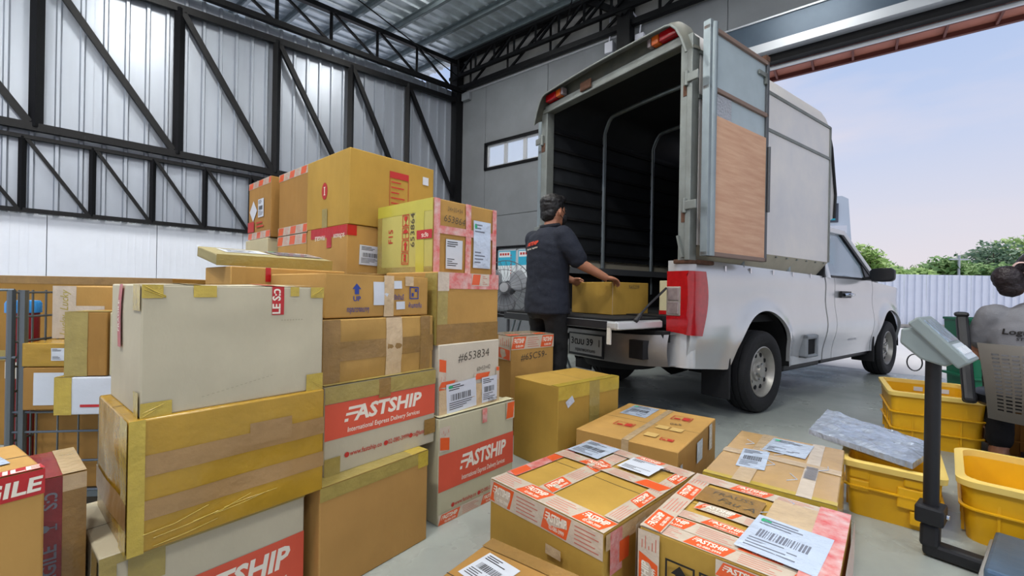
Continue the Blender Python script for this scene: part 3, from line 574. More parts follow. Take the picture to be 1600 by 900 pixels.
c.rects('front', .285, .19, 0, [(-.06, -.12, .06, -.117), (-.06, -.12, -.057, .12), (.057, -.12, .06, .12), (-.06, .085, .06, .12)], mat('badge_red', 'b12a26'), 'notice_frame'); c.rects('front', .285, .19, 0, [(-.05, .06 - .028 * k, -.05 + (.06, .08, .05, .085, .07, .04)[k], .067 - .028 * k) for k in range(6)], REDINK, 'notice_lines')
c.quad('front', .46, .30, .04, .045, 0, PAPER, 'paper_scrap')
c = Carton('brown carton with printed tape on top and bottom edges behind the large yellow carton', -1.173, 2.485, 1.28, 48.6, .45, .42, .387, KRAFT2, .003, group=PG)
c.fstape('left', 0, .34, .42, .387, .08, False, False); c.fstape('left', 0, 0, .42, .05, .09, False, False)
c = Carton('tall brown carton with printed tape at its top, beside the red-taped tall carton', -1.180, 2.49, 0, 48.6, .45, .42, 1.275, KRAFT, .003, group=PG)
c.fstape('left', 0, 1.215, .42, 1.275, .09, False, False)
c = Carton('farthest brown carton of the top row, two white stickers on its side', -1.540, 2.764, 1.28, 48.6, .40, .40, .388, KRAFT2, .003, group=PG)
c.fstape('left', 0, .345, .40, .388, .09, False, False); c.fstape('left', 0, 0, .40, .045, .08, False, False); c.quad('left', .10, .19, .10, .10, 45, PAPER, 'diamond_sticker'); c.label('left', .24, .20, .10, .12, 0, dot=False, seed=11); c.patches([('left', 0, .05, .12, .12)], mat('badge_red', 'b12a26'), 'red_mark'); c.rects('left', .24, .1, 0, [(-.08, 0, .03, .01), (-.08, -.025, .05, -.015)], REDINK)
c = Carton('tall olive-grey carton at the far end of the pile by the wall', -1.560, 2.766, 0, 48.6, .40, .40, 1.275, PALE, .003, group=PG)
c = Carton('tall brown carton between the grey-white carton and the high row', -1.04, 1.607, 0, 51, .455, .28, 1.035, KRAFT, .003, group=PG)
c.patches([('front', .12, 1.035, .14, .98)], RTAPE)
c = Carton('flat olive carton with labels on its tilted lid, behind the grey-white carton', -1.10, 1.615, 1.038, 48, .44, .28, .042, board('olive_flat', '978c62', .06), .002, rx=9, group=PG)
c.patches([('front', 0, 0, .44, .042)], OTAPE); c.label('top', .13, .15, .16, .14, 0, dot=False, seed=12); c.label('top', .33, .15, .20, .16, 2, seed=13, m=PLAST)
# --- standing beside the pile
c = Carton('narrow brown carton sealed with printed tape beside the worker, number handwritten on it', .001, 2.873, 0, 38.9, .388, .266, .66, KRAFT, .003, group=PG)
c.fstape('front', 0, .57, .388, .66, .13, False, True); c.patches([('top', 0, 0, .388, .266)], CTAPE, 'shiny_tape'); c.fstape('top', 0, .02, .388, .10, .12, False, False); c.fstape('left', .13, .50, .266, .66, .08, True, False); c.text('front', .20, .50, .065, '#65C59-', PENINK, 3, -.004, .1, 'handwriting', width=.24)
c = Carton('plain mustard carton standing behind the open row, torn clear tape on its front', .024, 2.558, 0, -49.9, .355, .523, .46, OCHRE, .003)
c.patches([('right', .0, .46, .523, .385), ('top', .30, .0, .355, .523)], YTAPE); c.patches([('right', .25, 0, .34, .46)], OTAPE); c.quad('right', .09, .37, .06, .04, 30, PLAST, 'torn_tape')
FG = 'cartons in the front row on the floor'
c = Carton('brown carton criss-crossed with orange printed tape, largest of the front row', -.063, 1.529, 0, -46.3, .470, .581, .30, OCHRE, .004, group=FG)
c.fstape('front', 0, .225, .470, .30, .12); c.fstape('top', 0, 0, .47, .075, .118, start=1); c.fstape('top', .16, .075, .225, .58, .12, True); c.fstape('top', 0, .075, .05, .58, .10, True, False, base=PTAPE); c.fstape('top', .42, .075, .47, .58, .12, True, True, 1); c.fstape('top', .0, .34, .47, .40, .12, False, True, 1); c.fstape('top', 0, .52, .47, .581, .12, False)
c.patches([('right', 0, .30, .581, .255)], CTAPE); c.patches([('right', .02, .30, .08, .18)], PTAPE); c.patches([('right', .46, .30, .581, .2)], SKINB); c.quad('right', .09, .23, .05, .06, 0, ORANGE, 'tape_end')
c.label('top', .085, .49, .15, .16, 0, PLAST, seed=21, dot=False); c.label('top', .31, .475, .13, .12, 0, m=PAPER, dot=False, bars=False, seed=22); c.text('top', .40, .50, .04, 'SS', PENINK, 60, -.004, .1, 'handwriting'); c.quad('front', .30, .18, .06, .03, 0, CTAPE, 'tape_scrap')
c = Carton('brown carton with red printed boxes and a label pouch, behind the orange-taped cartons', .332, 2.174, 0, -37.8, .498, .661, .28, KRAFT, .004, group=FG)
c.patches([('top', .24, 0, .275, .661), ('front', .24, .28, .275, .12)], CTAPE); c.label('top', .125, .52, .15, .23, 0, PLAST, seed=23)
for (x, y, w, h) in ((.16, .22, .10, .07), (.36, .52, .10, .09), (.41, .12, .06, .04)): c.rects('top', x, y, 0, [(-w / 2, -h / 2, w / 2, -h / 2 + .004), (-w / 2, h / 2 - .004, w / 2, h / 2), (-w / 2, -h / 2, -w / 2 + .004, h / 2), (w / 2 - .004, -h / 2, w / 2, h / 2), (-w * .35, -h * .3, -w * .05, -h * .05), (w * .05, -h * .3, w * .4, h * .3)], REDINK, 'red_print')
for (x, y) in ((.33, .30), (.40, .30), (.33, .14)): c.quad('top', x, y, .06, .06, 0, mat('pale_patch', 'c9a866', .5), 'tape_scrap')
c.text('top', .37, .38, .04, '065', PENINK, 20, -.004, .1, 'handwriting'); c.quad('right', .32, .2, .10, .10, 0, PLAST, 'shipping_label'); c.quad('right', .15, .10, .10, .08, 0, PLAST, 'shipping_label'); c.patches([('right', .5, .28, .56, .15)], CTAPE); c.quad('right', .03, .2, .03, .04, 0, PLAST, 'torn_tape')
c = Carton('tan carton wrapped in clear shiny film, two labels on top, beside the yellow crate', .744, 1.671, 0, -39, .415, .67, .28, KRAFTC, .005, group=FG)
c.patches([('front', 0, .28, .415, .25), ('top', 0, 0, .415, .03)], YTAPE); c.patches([('top', .30, 0, .345, .67)], FTAPE, 'clear_strip'); c.patches([('top', 0, .30, .415, .36)], CTAPE); c.patches([('top', .1, 0, .16, .67)], CTAPE)
c.label('top', .125, .27, .10, .24, 4, PLAST, dot=False, seed=24); c.label('top', .22, .52, .16, .22, -4, PLAST, seed=25, bars=False); c.rects('top', .323, .30, 90, [(-.12 + k * .012, -.02, -.114 + k * .012, .018) for k in range(12)], GREYINK, 'faded_print')
for k in range(7):
    rnd = random.Random(k + 40); x, y = rnd.uniform(.05, .38), rnd.uniform(.1, .6); m = MB(); m.tube([c.P('top', x, y, .003), c.P('top', min(.41, x + .03), y + .03, .005), c.P('top', min(.41, x + rnd.uniform(-.02, .06)), min(.66, y + .08), .003)], .0014, 5); m.build('film_wrinkle', PLAST, c.root, smooth=True)
c = Carton('nearest carton covered in orange printed tape, black arrow and glass symbols on its front', .363, 1.197, 0, -41.2, .433, .465, .32, OCHRE, .005, group=FG)
c.fstape('top', 0, 0, .433, .055, .115, start=1); c.fstape('top', 0, .055, .433, .115, .115, start=0); c.fstape('top', .0, .12, .433, .165, .12, start=1); c.fstape('top', 0, 0, .06, .465, .12, True); c.fstape('top', .0, .405, .433, .465, .12, start=1); c.fstape('top', .08, .19, .3, .24, .12)
c.patches([('top', .06, .25, .235, .37)], SKINB, 'brown_window'); c.text('top', .15, .325, .035, 'FRAUSS', PENINK, 0, -.002, .1, 'handwriting'); c.text('top', .17, .275, .045, 'Fau A', PENINK, -4, -.004, .2, 'handwriting')
c.patches([('top', .36, .0, .433, .465), ('right', 0, .32, .465, .22)], PTAPE, 'smeared_tape'); c.patches([('top', .25, .18, .36, .42)], CTAPE); c.label('top', .315, .165, .175, .215, -4, PLAST, seed=26, pouch=True)
c.fstape('front', 0, .11, .06, .32, .15, True); c.fstape('left', .40, .12, .465, .32, .14, True, False); c.fstape('front', .20, .28, .433, .32, .115)
for k, kd in enumerate(('up', 'glass', 'umbrella')): sym(c, 'front', .115 + k * .085, .235, .075, 0, kd, BINK)
o = c.quad('front', .08, .13, .15, .11, 0, PAPER, 'barcode_label'); rnd = random.Random(3); L = []; x = -.065
while x < .0: b = rnd.choice((.002, .004, .006)); L.append((x, -.01, x + b, .04)); x += b + .003
L += [(.02, .02, .06, .028), (.02, .005, .05, .012)]; c.rects('front', .08, .13, 0, L, BINK, parent=o)
for k in range(9):
    rnd = random.Random(k + 70); x, y = rnd.uniform(.2, .41), rnd.uniform(.05, .42); m = MB(); m.tube([c.P('top', x, y, .004), c.P('top', min(.43, x + .02), y + .03, .007), c.P('top', min(.43, x + rnd.uniform(-.02, .05)), min(.46, y + .07), .004)], .0014, 5); m.build('film_wrinkle', PLAST, c.root, smooth=True)
c = Carton('low brown carton with a white barcode label, at the very front below the taped carton', -.278, 1.008, 0, -35.4, .36, .40, .20, KRAFT2, .003, group=FG)
c.label('top', .09, .27, .12, .12, -8, dot=False, seed=31); c.patches([('top', 0, .35, .36, .40)], SKINB)
# --- near left
c = Carton('brown carton with red FRAGILE tape and a white label, at the lower left corner', -.985, .588, 0, 58, .25, .22, .62, KRAFT, .003)
o = c.patches([('front', 0, .62, .25, .575)], RTAPE, 'warning_tape'); c.text('front', .175, .583, .036, 'FRAGILE', WINK, 0, .03, .12, parent=o, width=.145); o = c.patches([('top', 0, 0, .25, .03)], RTAPE, 'warning_tape'); c.text('top', .175, .004, .03, 'FRAGILE', WINK, 0, .03, .12, parent=o, width=.145); c.label('top', .14, .12, .15, .11, 4, PLAST, seed=33, bars=False)
c = Carton('film-wrapped brown carton with upright dark red tape beside the yellow-taped carton', -1.147, .855, 0, 51, .23, .22, .517, TAN, .004)
o = c.patches([('front', .145, 0, .19, .517), ('top', .145, 0, .19, .22)], DRTAPE, 'warning_tape'); c.text('front', .181, .30, .034, 'FRAGILE', GREYINK, 90, .02, parent=o, width=.13); c.text('front', .181, .465, .034, 'S:ว', GREYINK, 90, .02, parent=o); sym(c, 'front', .168, .405, .035, 90, 'glass', GREYINK, False); c.patches([('front', .19, .517, .23, .48), ('top', .19, 0, .23, .22)], CTAPE); c.patches([('front', .19, 0, .23, .48)], SKINB)
c = Carton('wide dark brown carton standing against the white wall at the left edge', -3.55, 2.55, 0, 2, 1.52, .6, 1.0, board('old_kraft', '9a7334', .12), .008)
c.patches([('front', 0, 1.0, 1.52, .955)], SKINB); c.patches([('front', 0, .50, 1.52, .56)], OTAPE); c.patches([('front', 1.0, .56, 1.2, .60)], RTAPE)
# ============================================================ pickup truck (local x forward, y to its left, z up; right flank at y = 0)
TY = math.atan2(.578, .816)
tk = empty('pickup_truck', (1.213, 2.926, 0), TY, 'silver pickup truck with open metal cargo canopy being loaded', 'truck')
XR, XF, WT, WID = 1.07, 4.30, .335, 1.72
def arch(x, c, r): return WT + math.sqrt(max(0, r * r - (x - c) ** 2)) if abs(x - c) < r else None
def zbot(x):
    a = arch(x, XR, .50); b = arch(x, XF, .47)
    base = .45 - .05 * min(1, x / .5) if x < 1.07 else (.33 if x < 4.0 else .34 + .04 * (x - 4.3))
    return max(base, a or 0, b or 0)
def ztop(x):
    if x < 2.36: return 1.21 - .02 * x
    if x < 3.72: return 1.155
    return 1.15 - .06 * (x - 3.72) - .10 * max(0, x - 4.5) ** 2
def yout(x, z):
    """inset of the flank surface from y=0 (positive = inwards)"""
    h = (z - .33) / .85
    y = .055 * max(0, h - .62) ** 1.5 * 3 + .05 * max(0, .32 - h) ** 1.4 * 4 + .012 * math.cos((z - .9) * 14)
    for c, r in ((XR, .50), (XF, .47)):
        d = math.hypot(x - c, (z - WT))
        if z > WT - .1: y -= .028 * math.exp(-((d - r) / .075) ** 2)
    if x < .10: y += .10 - math.sqrt(max(0, .10 ** 2 - (.10 - x) ** 2))
    if x > 4.65: y += .55 * (x - 4.65) ** 1.7
    return y + .03
def flank(x0, x1, name, m, par, side=1, n=60, nz=14):
    mb = MB(); th = .03
    def q(x, z, t): y = yout(x, z) + t; return (x, y if side > 0 else WID - y, z)
    xs = [x0 + (x1 - x0) * i / n for i in range(n + 1)]
    for t in (0, th): mb.grid(lambda u, v: q(x0 + (x1 - x0) * u, zbot(x0 + (x1 - x0) * u) + (ztop(x0 + (x1 - x0) * u) - zbot(x0 + (x1 - x0) * u)) * v, t), n, nz)
    W_ = n + 1; off = (n + 1) * (nz + 1)
    for i in range(n):
        mb.f.append((i, i + 1, off + i + 1, off + i)); a = nz * W_; mb.f.append((a + i + 1, a + i, off + a + i, off + a + i + 1))
    for j in range(nz):
        mb.f.append((j * W_, (j + 1) * W_, off + (j + 1) * W_, off + j * W_)); mb.f.append((j * W_ + n, off + j * W_ + n, off + (j + 1) * W_ + n, (j + 1) * W_ + n))
    return mb.build(name, m, par, smooth=55)
for side in (1, -1):
    flank(.04, 2.355, 'bed_side', SILVER, tk, side); flank(2.385, 2.60, 'cab_corner', SILVER, tk, side, 12); dr = flank(2.612, 3.74, 'door', SILVER, tk, side, 40); flank(3.752, 5.12, 'front_fender', SILVER, tk, side, 50)
    sy = lambda y: y if side > 0 else WID - y
    m = MB(); m.tube([(2.74, sy(.0), .98), (2.78, sy(-.03), .985), (2.90, sy(-.03), .985), (2.94, sy(.0), .98)], .016, 8); m.build('door_handle', CHROME, dr, smooth=True)
    m = MB(); m.box((2.70, sy(.01), .95), (2.96, sy(.03), 1.02)); m.build('handle_recess', BLKPL, dr)
    # wheel-arch lip lining
    for c, r in ((XR, .505), (XF, .475)):
        m = MB(); m.grid(lambda u, v: (c + r * math.cos(math.pi * u), sy(.04 + .34 * v), WT + .0 + r * math.sin(math.pi * u)), 20, 2); m.build('wheel_arch_liner', DARK, tk, smooth=True)
m = MB(); m.bar((2.37, .10, .34), (2.37, .08, 1.15), .03, .05); m.build('cab_gap_shade', BLKPL, tk)  # black bar set in the cab gap to give its shade
m = MB(); m.box((2.4, .09, .28), (3.8, .2, .335)); m.box((1.6, .10, .27), (2.4, .2, .34)); m.build('sill', BLKPL, tk, bevel=.02)
# fuel flap well on the bed side
ff = MB()
for a, b in (((1.83, .0, .39), (2.10, .09, .42)), ((1.83, .0, .56), (2.10, .09, .60)), ((1.83, .0, .39), (1.875, .09, .60)), ((2.06, .0, .39), (2.10, .09, .60))): ff.box(a, b)
fo = ff.build('fuel_well_frame', mat('grey_plastic', '7d8389', .5), tk, bevel=.012); MB().box((1.87, .02, .41), (2.07, .07, .57)).build('fuel_well', DARK, fo)
# side door lettering, faint
v, f_, w_ = text_geo('SINGLE CAB', .0, .1); MBT = MB(); MBT.add([(3.0 + p[0] / w_ * .24, yout(3.05, .5) - .004, .49 + p[1] * .03) for p in v], f_); MBT.build('door_lettering', GREYINK, dr, fix=False)
# bed, front end, underbody
BED = .80
m = MB(); m.box((.02, .09, BED - .06), (2.34, WID - .09, BED)); m.build('bed_floor', DARK, tk)
m = MB(); m.box((2.28, .07, BED), (2.35, WID - .07, 1.15)); m.build('bed_front_wall', DARK, tk)
for y in (.14, WID - .17): MB().box((.05, y, BED), (2.3, y + .03, 1.15)).build('bed_liner', DARK, tk)
m = MB(); m.box((.25, .35, .42), (4.9, .50, .56)); m.box((.25, WID - .50, .42), (4.9, WID - .35, .56)); m.box((.2, .3, .45), (.34, WID - .3, .62)); m.box((2.4, .2, .3), (3.7, WID - .2, .75)); m.build('chassis', DARK, tk)
m = MB(); m.tube([(XR, .15, WT), (XR, WID - .15, WT)], .05, 10); m.lathe([(0, -.16), (.1, -.14), (.16, 0), (.1, .14), (0, .16)], 'y', 14, (XR, WID / 2, WT)); m.build('rear_axle', DARK, tk, smooth=True)
for y in (.38, WID - .38):
    m = MB()
    for k in range(5): m.tube([(XR - .62 + .09 * k, y, .47 - .012 * k), (XR - .3, y, .36 - .012 * k), (XR, y, .33 - .012 * k), (XR + .3, y, .36 - .012 * k), (XR + .62 - .09 * k, y, .47 - .012 * k)], .012, 5)
    m.build('leaf_spring', DARK, tk)
m = MB(); m.lathe([(.14, -.09), (.31, -.10), (.335, -.05), (.335, .05), (.31, .10), (.14, .09)], 'z', 24, (.42, WID * .56, .42)); m.build('spare_tyre', RUBBER, tk, smooth=True)
m = MB(); m.tube([(.15, 1.25, .38), (1.0, 1.3, .36), (1.6, 1.25, .4)], .035, 8); m.build('exhaust', DARK, tk, smooth=True)
# hood / cowl / nose
def hood(u, v):
    x = 3.85 + 1.27 * u; yi = yout(x, ztop(x)); y = yi + (WID - 2 * yi) * v; return (x, y, ztop(x) + .09 * (1 - (2 * v - 1) ** 4) * (1 - u * .6))
m = MB(); m.grid(hood, 14, 14); m.build('hood', SILVER, tk, smooth=True)
m = MB(); m.box((4.98, .25, .36), (5.10, WID - .25, .62)); m.box((5.0, .3, .62), (5.08, WID - .3, 1.0)); m.build('front_bumper', SILVER, tk, bevel=.04)
# cab greenhouse
CABG = mat('cab_glass', 'a9bccb', .05, alpha=.55, spec=.6, coat=.3)
def gh(x, z, y0=.07): k = (z - 1.15) / .55; return y0 + .14 * k
m = MB(); prof = [(2.44, 1.15), (2.44, 1.62), (2.56, 1.71), (3.05, 1.73), (3.28, 1.69), (3.98, 1.17)]
m.grid(lambda u, v: (2.50 + .80 * u, .20 + (WID - .40) * v, 1.70 + .035 * math.sin(math.pi * v) - .05 * max(0, u - .7)), 8, 10); m.build('cab_roof', SILVER, tk, smooth=True)
for side in (1, -1):
    sy = lambda y: y if side > 0 else WID - y
    P_ = lambda x, z, o=0: (x, sy(gh(x, z) + o), z)
    m = MB()
    m.bar(P_(2.47, 1.14), P_(2.50, 1.70), .10, .05, (0, 1, 0)); m.bar(P_(2.48, 1.69), P_(3.28, 1.69), .06, .06, (0, 1, 0)); m.bar(P_(3.27, 1.70), P_(3.98, 1.15), .06, .05, (0, 1, 0)); m.build('window_pillar', SILVER, tk, bevel=.012)
    m = MB(); m.bar(P_(3.22, 1.67), P_(3.86, 1.17), .035, .03, (0, 1, 0)); m.bar(P_(2.55, 1.165), P_(3.9, 1.165), .03, .03, (0, 1, 0)); m.prism([(3.62, 1.16), (3.9, 1.16), (3.62, 1.37)], 0, .02, lambda a, b, h: (a, sy(gh(a, b) - .005 + h), b)); m.build('window_seal', BLKPL, tk)
    m = MB(); m.prism([(2.55, 1.16), (3.86, 1.16), (3.2, 1.67), (2.55, 1.67)], .012, .018, lambda a, b, h: (a, sy(gh(a, b) + h), b)); m.build('side_window', CABG, tk)
    mr = MB(); mr.loft([[(3.50 + .0 * k + a * s_, sy(.0 - .22 * t), 1.215 + b * s_ * .85) for a, b in ((-.05, -.085), (.03, -.09), (.05, -.06), (.055, .06), (.03, .085), (-.05, .085))] for k, (t, s_) in enumerate(((0, .6), (.12, .95), (.5, 1.05), (.85, 1.0), (1, .7)))])
    mo = mr.build('wing_mirror', BLKPL, tk, smooth=60, bevel=.012); m = MB(); m.bar((3.52, sy(.07), 1.17), (3.52, sy(-.06), 1.19), .06, .035); m.build('mirror_arm', BLKPL, mo)
m = MB(); m.grid(lambda u, v: (3.27 + .70 * u, .20 - .10 * u + (WID - .40 + .2 * u) * v, 1.69 - .53 * u + .02 * math.sin(math.pi * v)), 6, 8); m.build('windshield', CABG, tk, smooth=True)
m = MB(); m.box((2.42, .2, 1.1), (2.46, WID - .2, 1.66)); m.build('cab_rear_wall', SILVER, tk)
m = MB(); m.lathe([(.0, -.02), (.16, -.02), (.185, 0), (.16, .02), (0, .02)], 'x', 24, (3.35, WID - .42, 1.08)); m.box((2.6, .2, .75), (2.85, .75, 1.35)); m.box((2.6, WID - .75, .75), (2.85, WID - .2, 1.35)); m.build('cab_interior', BLKPL, tk, bevel=.02)
# wheels
RIM = mat('grey_steel_rim', 'a3a19b', .4, .5, var=.08)
def wheel(x, y, side, name='wheel'):
    e = bpy.data.objects.new(name, None); COL.objects.link(e); e.parent = tk; e.location = (x, y, WT); e.rotation_euler = (0, 0, 0 if side > 0 else math.pi)
    m = MB(); m.lathe([(.205, -.085), (.235, -.102), (.29, -.108), (.318, -.098), (.331, -.08), (.335, -.06), (.325, -.057), (.325, -.050), (.335, -.047), (.336, -.012), (.326, -.009), (.326, .0), (.336, .004), (.335, .047), (.325, .05), (.325, .057), (.335, .06), (.331, .08), (.318, .098), (.25, .105), (.205, .085)], 'y', 48); m.build('tyre', RUBBER, e, smooth=30)
    m = MB(); m.lathe([(.208, -.09), (.20, -.094), (.19, -.07), (.178, -.03), (.165, -.028), (.15, -.045), (.12, -.052), (.085, -.045), (.078, -.06), (.05, -.064), (.045, -.085), (.0, -.085)], 'y', 40); m.build('rim', RIM, e, smooth=35)
    for k in range(10):
        a = 2 * math.pi * k / 10; m = MB(); m.lathe([(.0, -.0525), (.019, -.0525), (.019, -.03)], 'y', 12, (.135 * math.cos(a), 0, .135 * math.sin(a))); m.build('vent_hole_shade', DARK, e)  # dark discs stand in for the shade inside the rim openings
    m = MB()
    for k in range(6): a = 2 * math.pi * k / 6 + .2; m.lathe([(0, -.078), (.009, -.078), (.011, -.055)], 'y', 6, (.062 * math.cos(a), 0, .062 * math.sin(a)))
    m.build('wheel_nut', CHROME, e)['kind'] = 'stuff'
wheel(XR, .12, 1); wheel(XF, .12, 1); wheel(XR, WID - .12, -1); wheel(XF, WID - .12, -1)
for y in (.03, WID - .26): MB().box((XR - .52, y, .17), (XR - .50, y + .23, .56)).build('mud_flap', RUBBER, tk, bevel=.008)
MB().box((XF - .52, .03, .2), (XF - .50, .25, .5)).build('mud_flap', RUBBER, tk, bevel=.008)
# rear: lamps, tailgate, bumper
RED = mat('tail_red', '9c0d16', .15, coat=.5, var=.16, vscale=30); CLEAR = mat('tail_clear', '8f8283', .1, .3, coat=.8, var=.2, vscale=30); AMBER = mat('amber_lens', 'c05a1c', .2, coat=.6)
for side in (1, -1):
    sy = lambda y: y if side > 0 else WID - y
    def tl(u, v, o=0):   # wraps the corner: u 0 rear inner -> 1 along flank
        z = .70 + .42 * v - .03 * (1 - v) * u; s_ = u * (.36 + .05 * math.sin(math.pi * (v - .1)))
        if s_ < .17: x, y = -.012, .19 - s_
        elif s_ < .30: a = (s_ - .17) / .13 * math.pi / 2; x, y = .10 - .112 * math.cos(a), .02 + .03 * (1 - math.sin(a)) - .012 * math.sin(a)
        else: x, y = .10 + (s_ - .30), .008
        return (x - o, sy(y), z)
    m = MB(); m.grid(tl, 20, 10); lm = m.build('tail_lamp', RED, tk, smooth=True)
    for z0 in (.82, .915):
        m = MB(); m.box((-.022, min(sy(.09), sy(.18)), z0), (-.010, max(sy(.09), sy(.18)), z0 + .088)); m.build('clear_lens', CLEAR, lm, bevel=.006)
    m = MB(); m.box((-.018, min(sy(.08), sy(.19)), .81), (-.008, max(sy(.08), sy(.19)), 1.012)); m.build('lens_bezel', mat('bezel_grey', '9a938c', .3, .4), lm, bevel=.006)
    m = MB(); m.grid(lambda u, v: (.012 + .10 * (1 - math.cos(u * 1.57)) - .012, sy(.19 - .16 * math.sin(u * 1.57)), .45 + .25 * v), 8, 4); m.build('rear_corner', SILVER, tk, smooth=True)
    m = MB(); m.grid(lambda u, v: (.0 + .10 * (1 - math.cos(u * 1.57)) - .0, sy(.19 - .155 * math.sin(u * 1.57)), 1.12 + .075 * v), 8, 2); m.build('rear_corner_top', SILVER, tk, smooth=True)
    MB().box((.03, min(sy(.08), sy(.2)), .80), (.08, max(sy(.08), sy(.2)), 1.12)).build('bed_end_post', BLKPL, tk)
tg = MB().box((-.50, .22, .715), (-.01, WID - .22, .775)).build('tailgate', SILVER, tk, bevel=.015)
MB().box((-.49, .24, .775), (.0, WID - .24, .79)).build('liner_mat', DARK, tg); MB().box((-.505, .30, .72), (-.498, WID - .22, .772)).build('edge_strip', BLKPL, tg)
m = MB(); m.box((-.50, .205, .72), (-.03, .222, .77)); m.build('side_plate', mat('bright_metal', 'd4d6d8', .3, .5), tg, bevel=.008)
m = MB(); m.tube([(-.02, .19, 1.0), (-.20, .20, .88), (-.33, .205, .78)], .008, 6); m.build('tailgate_cable', BLKPL, tk, smooth=True); m = MB(); m.tube([(-.28, .203, .815), (-.33, .203, .775)], .016, 8); m.build('cable_end', BLKPL, tk)
m = MB(); m.box((-.50, .27, .62), (-.488, .30, .74)); m.build('strap_end', mat('pale_strap', 'c9c6bd', .7), tg)
m = MB()
BUMP = mat('bumper_metal', '9b9896', .3, .6, var=.1, coat=.3)
def bump(u, v): 
    y = .12 + (WID - .24) * u; e = (2 * u - 1) ** 4; return (-.17 + .09 * e - .02 * math.sin(math.pi * v), y, .44 + .22 * v + .02 * e)
m.grid(bump, 20, 6); m.grid(lambda u, v: (lambda p: (p[0] + (.12) * v, p[1], p[2]))(bump(u, 1)), 20, 2); m.grid(lambda u, v: (lambda p: (p[0] + (.12) * v, p[1], p[2]))(bump(u, 0)), 20, 2); bo = m.build('rear_bumper', BUMP, tk, smooth=True)
MB().box((-.20, .24, .50), (-.10, .36, .63)).build('bumper_step', BLKPL, bo); MB().box((-.195, 1.0, .57), (-.18, 1.06, .62)).build('bumper_hole_shade', DARK, bo); MB().box((-.1, .15, .62), (-.02, WID - .15, .70)).build('bumper_bracket', DARK, bo)  # small dark box on the bumper imitates the shade of an opening
PLATE = mat('plate_grey', 'b3b3ae', .4)
pl = MB().box((-.205, .60, .455), (-.195, .98, .635)).build('plate_frame', BLKPL, bo); MB().box((-.209, .615, .475), (-.204, .965, .625)).build('licence_plate', PLATE, bo)
for s_, z, sz, wd, yc in (('3ฒบ', .545, .075, .15, .875), ('39', .545, .075, .075, .74), ('1', .545, .075, .02, .645), ('กรุงเทพมหานคร', .492, .035, .22, .79)):
    v, f_, w_ = text_geo(s_, .02); m = MB(); m.add([(-.2105, yc + wd / 2 - p[0] / w_ * wd, z + p[1] * sz) for p in v], f_); m.build('plate_text', BINK, bo, fix=False)
# ---------------- cargo canopy
ca = bpy.data.objects.new('cargo_canopy', None); COL.objects.link(ca); ca.parent = tk
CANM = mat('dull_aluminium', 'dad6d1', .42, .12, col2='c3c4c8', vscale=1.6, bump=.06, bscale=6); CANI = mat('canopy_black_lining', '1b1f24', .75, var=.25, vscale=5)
FRM = mat('weathered_frame', '7f8582', .5, .35, col2='6f736f', vscale=7); RUST = mat('rust', '54392a', .9, var=.3, vscale=30)
Y0, Y1, X0, X1 = .02, WID - .10, .06, 2.34
def roofz(v): e = abs(2 * v - 1); return 2.88 - .025 * e ** 2 - (.24 * max(0, (e - .80) / .20) ** 2.2)
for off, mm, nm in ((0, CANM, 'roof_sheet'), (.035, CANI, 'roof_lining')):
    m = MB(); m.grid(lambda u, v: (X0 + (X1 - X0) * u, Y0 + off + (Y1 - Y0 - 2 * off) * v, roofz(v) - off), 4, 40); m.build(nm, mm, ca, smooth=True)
for side in (1, -1):
    sy = lambda y: (Y0 + y) if side > 0 else (Y1 - y)
    for (z0, z1) in ((1.30, 2.315), (2.322, 2.625)):
        a, b = sorted((sy(0), sy(.012))); MB().box((X0 + .02, a, z0), (X1, b, z1)).build('side_sheet', CANM, ca)
    m = MB(); m.add([(X0 + .02, sy(0), 1.30), (X1, sy(0), 1.30), (X1 - .1, sy(.09), 1.14), (X0 + .02, sy(.09), 1.16)], [(0, 1, 2, 3)]); m.build('skirt_sheet', mat('beige_lit_aluminium', 'a9a493', .6, .2, var=.1), ca)  # beige of light bounced off the floor is put into the skirt colour
    m = MB(); a, b = sorted((sy(-.008), sy(.02))); m.box((X0, a, 2.305), (X1, b, 2.33)); m.box((X0, a, 2.61), (X1, b, 2.635)); m.box((X1 - .01, a, 1.3), (X1 + .02, b, 2.63)); m.build('side_rail', FRM, ca)
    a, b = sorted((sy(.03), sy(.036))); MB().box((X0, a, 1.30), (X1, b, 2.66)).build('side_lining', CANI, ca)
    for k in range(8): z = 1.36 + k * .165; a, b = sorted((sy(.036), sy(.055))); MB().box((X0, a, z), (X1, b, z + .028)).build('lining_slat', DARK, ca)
    m = MB()
    for k in range(11): m.bar((.25 + k * .2, sy(-.004), 1.285), (.25 + k * .2, sy(.01), 1.285), .014); m.bar((.25 + k * .2, sy(-.004), 2.318), (.25 + k * .2, sy(.006), 2.318), .012)
    m.build('rivet', FRM, ca)['kind'] = 'stuff'
    m = MB(); a, b = sorted((sy(.085), sy(.13))); m.box((.06, a, 1.15), (2.3, b, 1.215)); m.build('bed_rail_foot', mat('rail_grey', '6c7075', .5, .3), ca)
    for k in range(5): m = MB(); m.bar((.5 + k * .38, sy(.04), 1.135), (.5 + k * .38, sy(.04), 1.175), .03, .02); m.build('clamp_hook', CHROME, ca)
for x in (.80, 1.62):    # hoops
    P_ = [(x, Y0 + .06, .95), (x, Y0 + .06, 2.3)] + [(x, Y0 + .06 + (Y1 - Y0 - .12) * v, roofz(.02 + .96 * v) - .05) for v in [.0 + k / 48 for k in range(49)]] + [(x, Y1 - .06, 2.3), (x, Y1 - .06, .95)]
    m = MB(); m.tube([p for p in P_], .021, 8); m.build('canopy_hoop', GALV, ca, smooth=True)
MB().box((X1 - .03, Y0 + .02, 1.15), (X1, Y1 - .02, 2.66)).build('front_wall', CANI, ca)
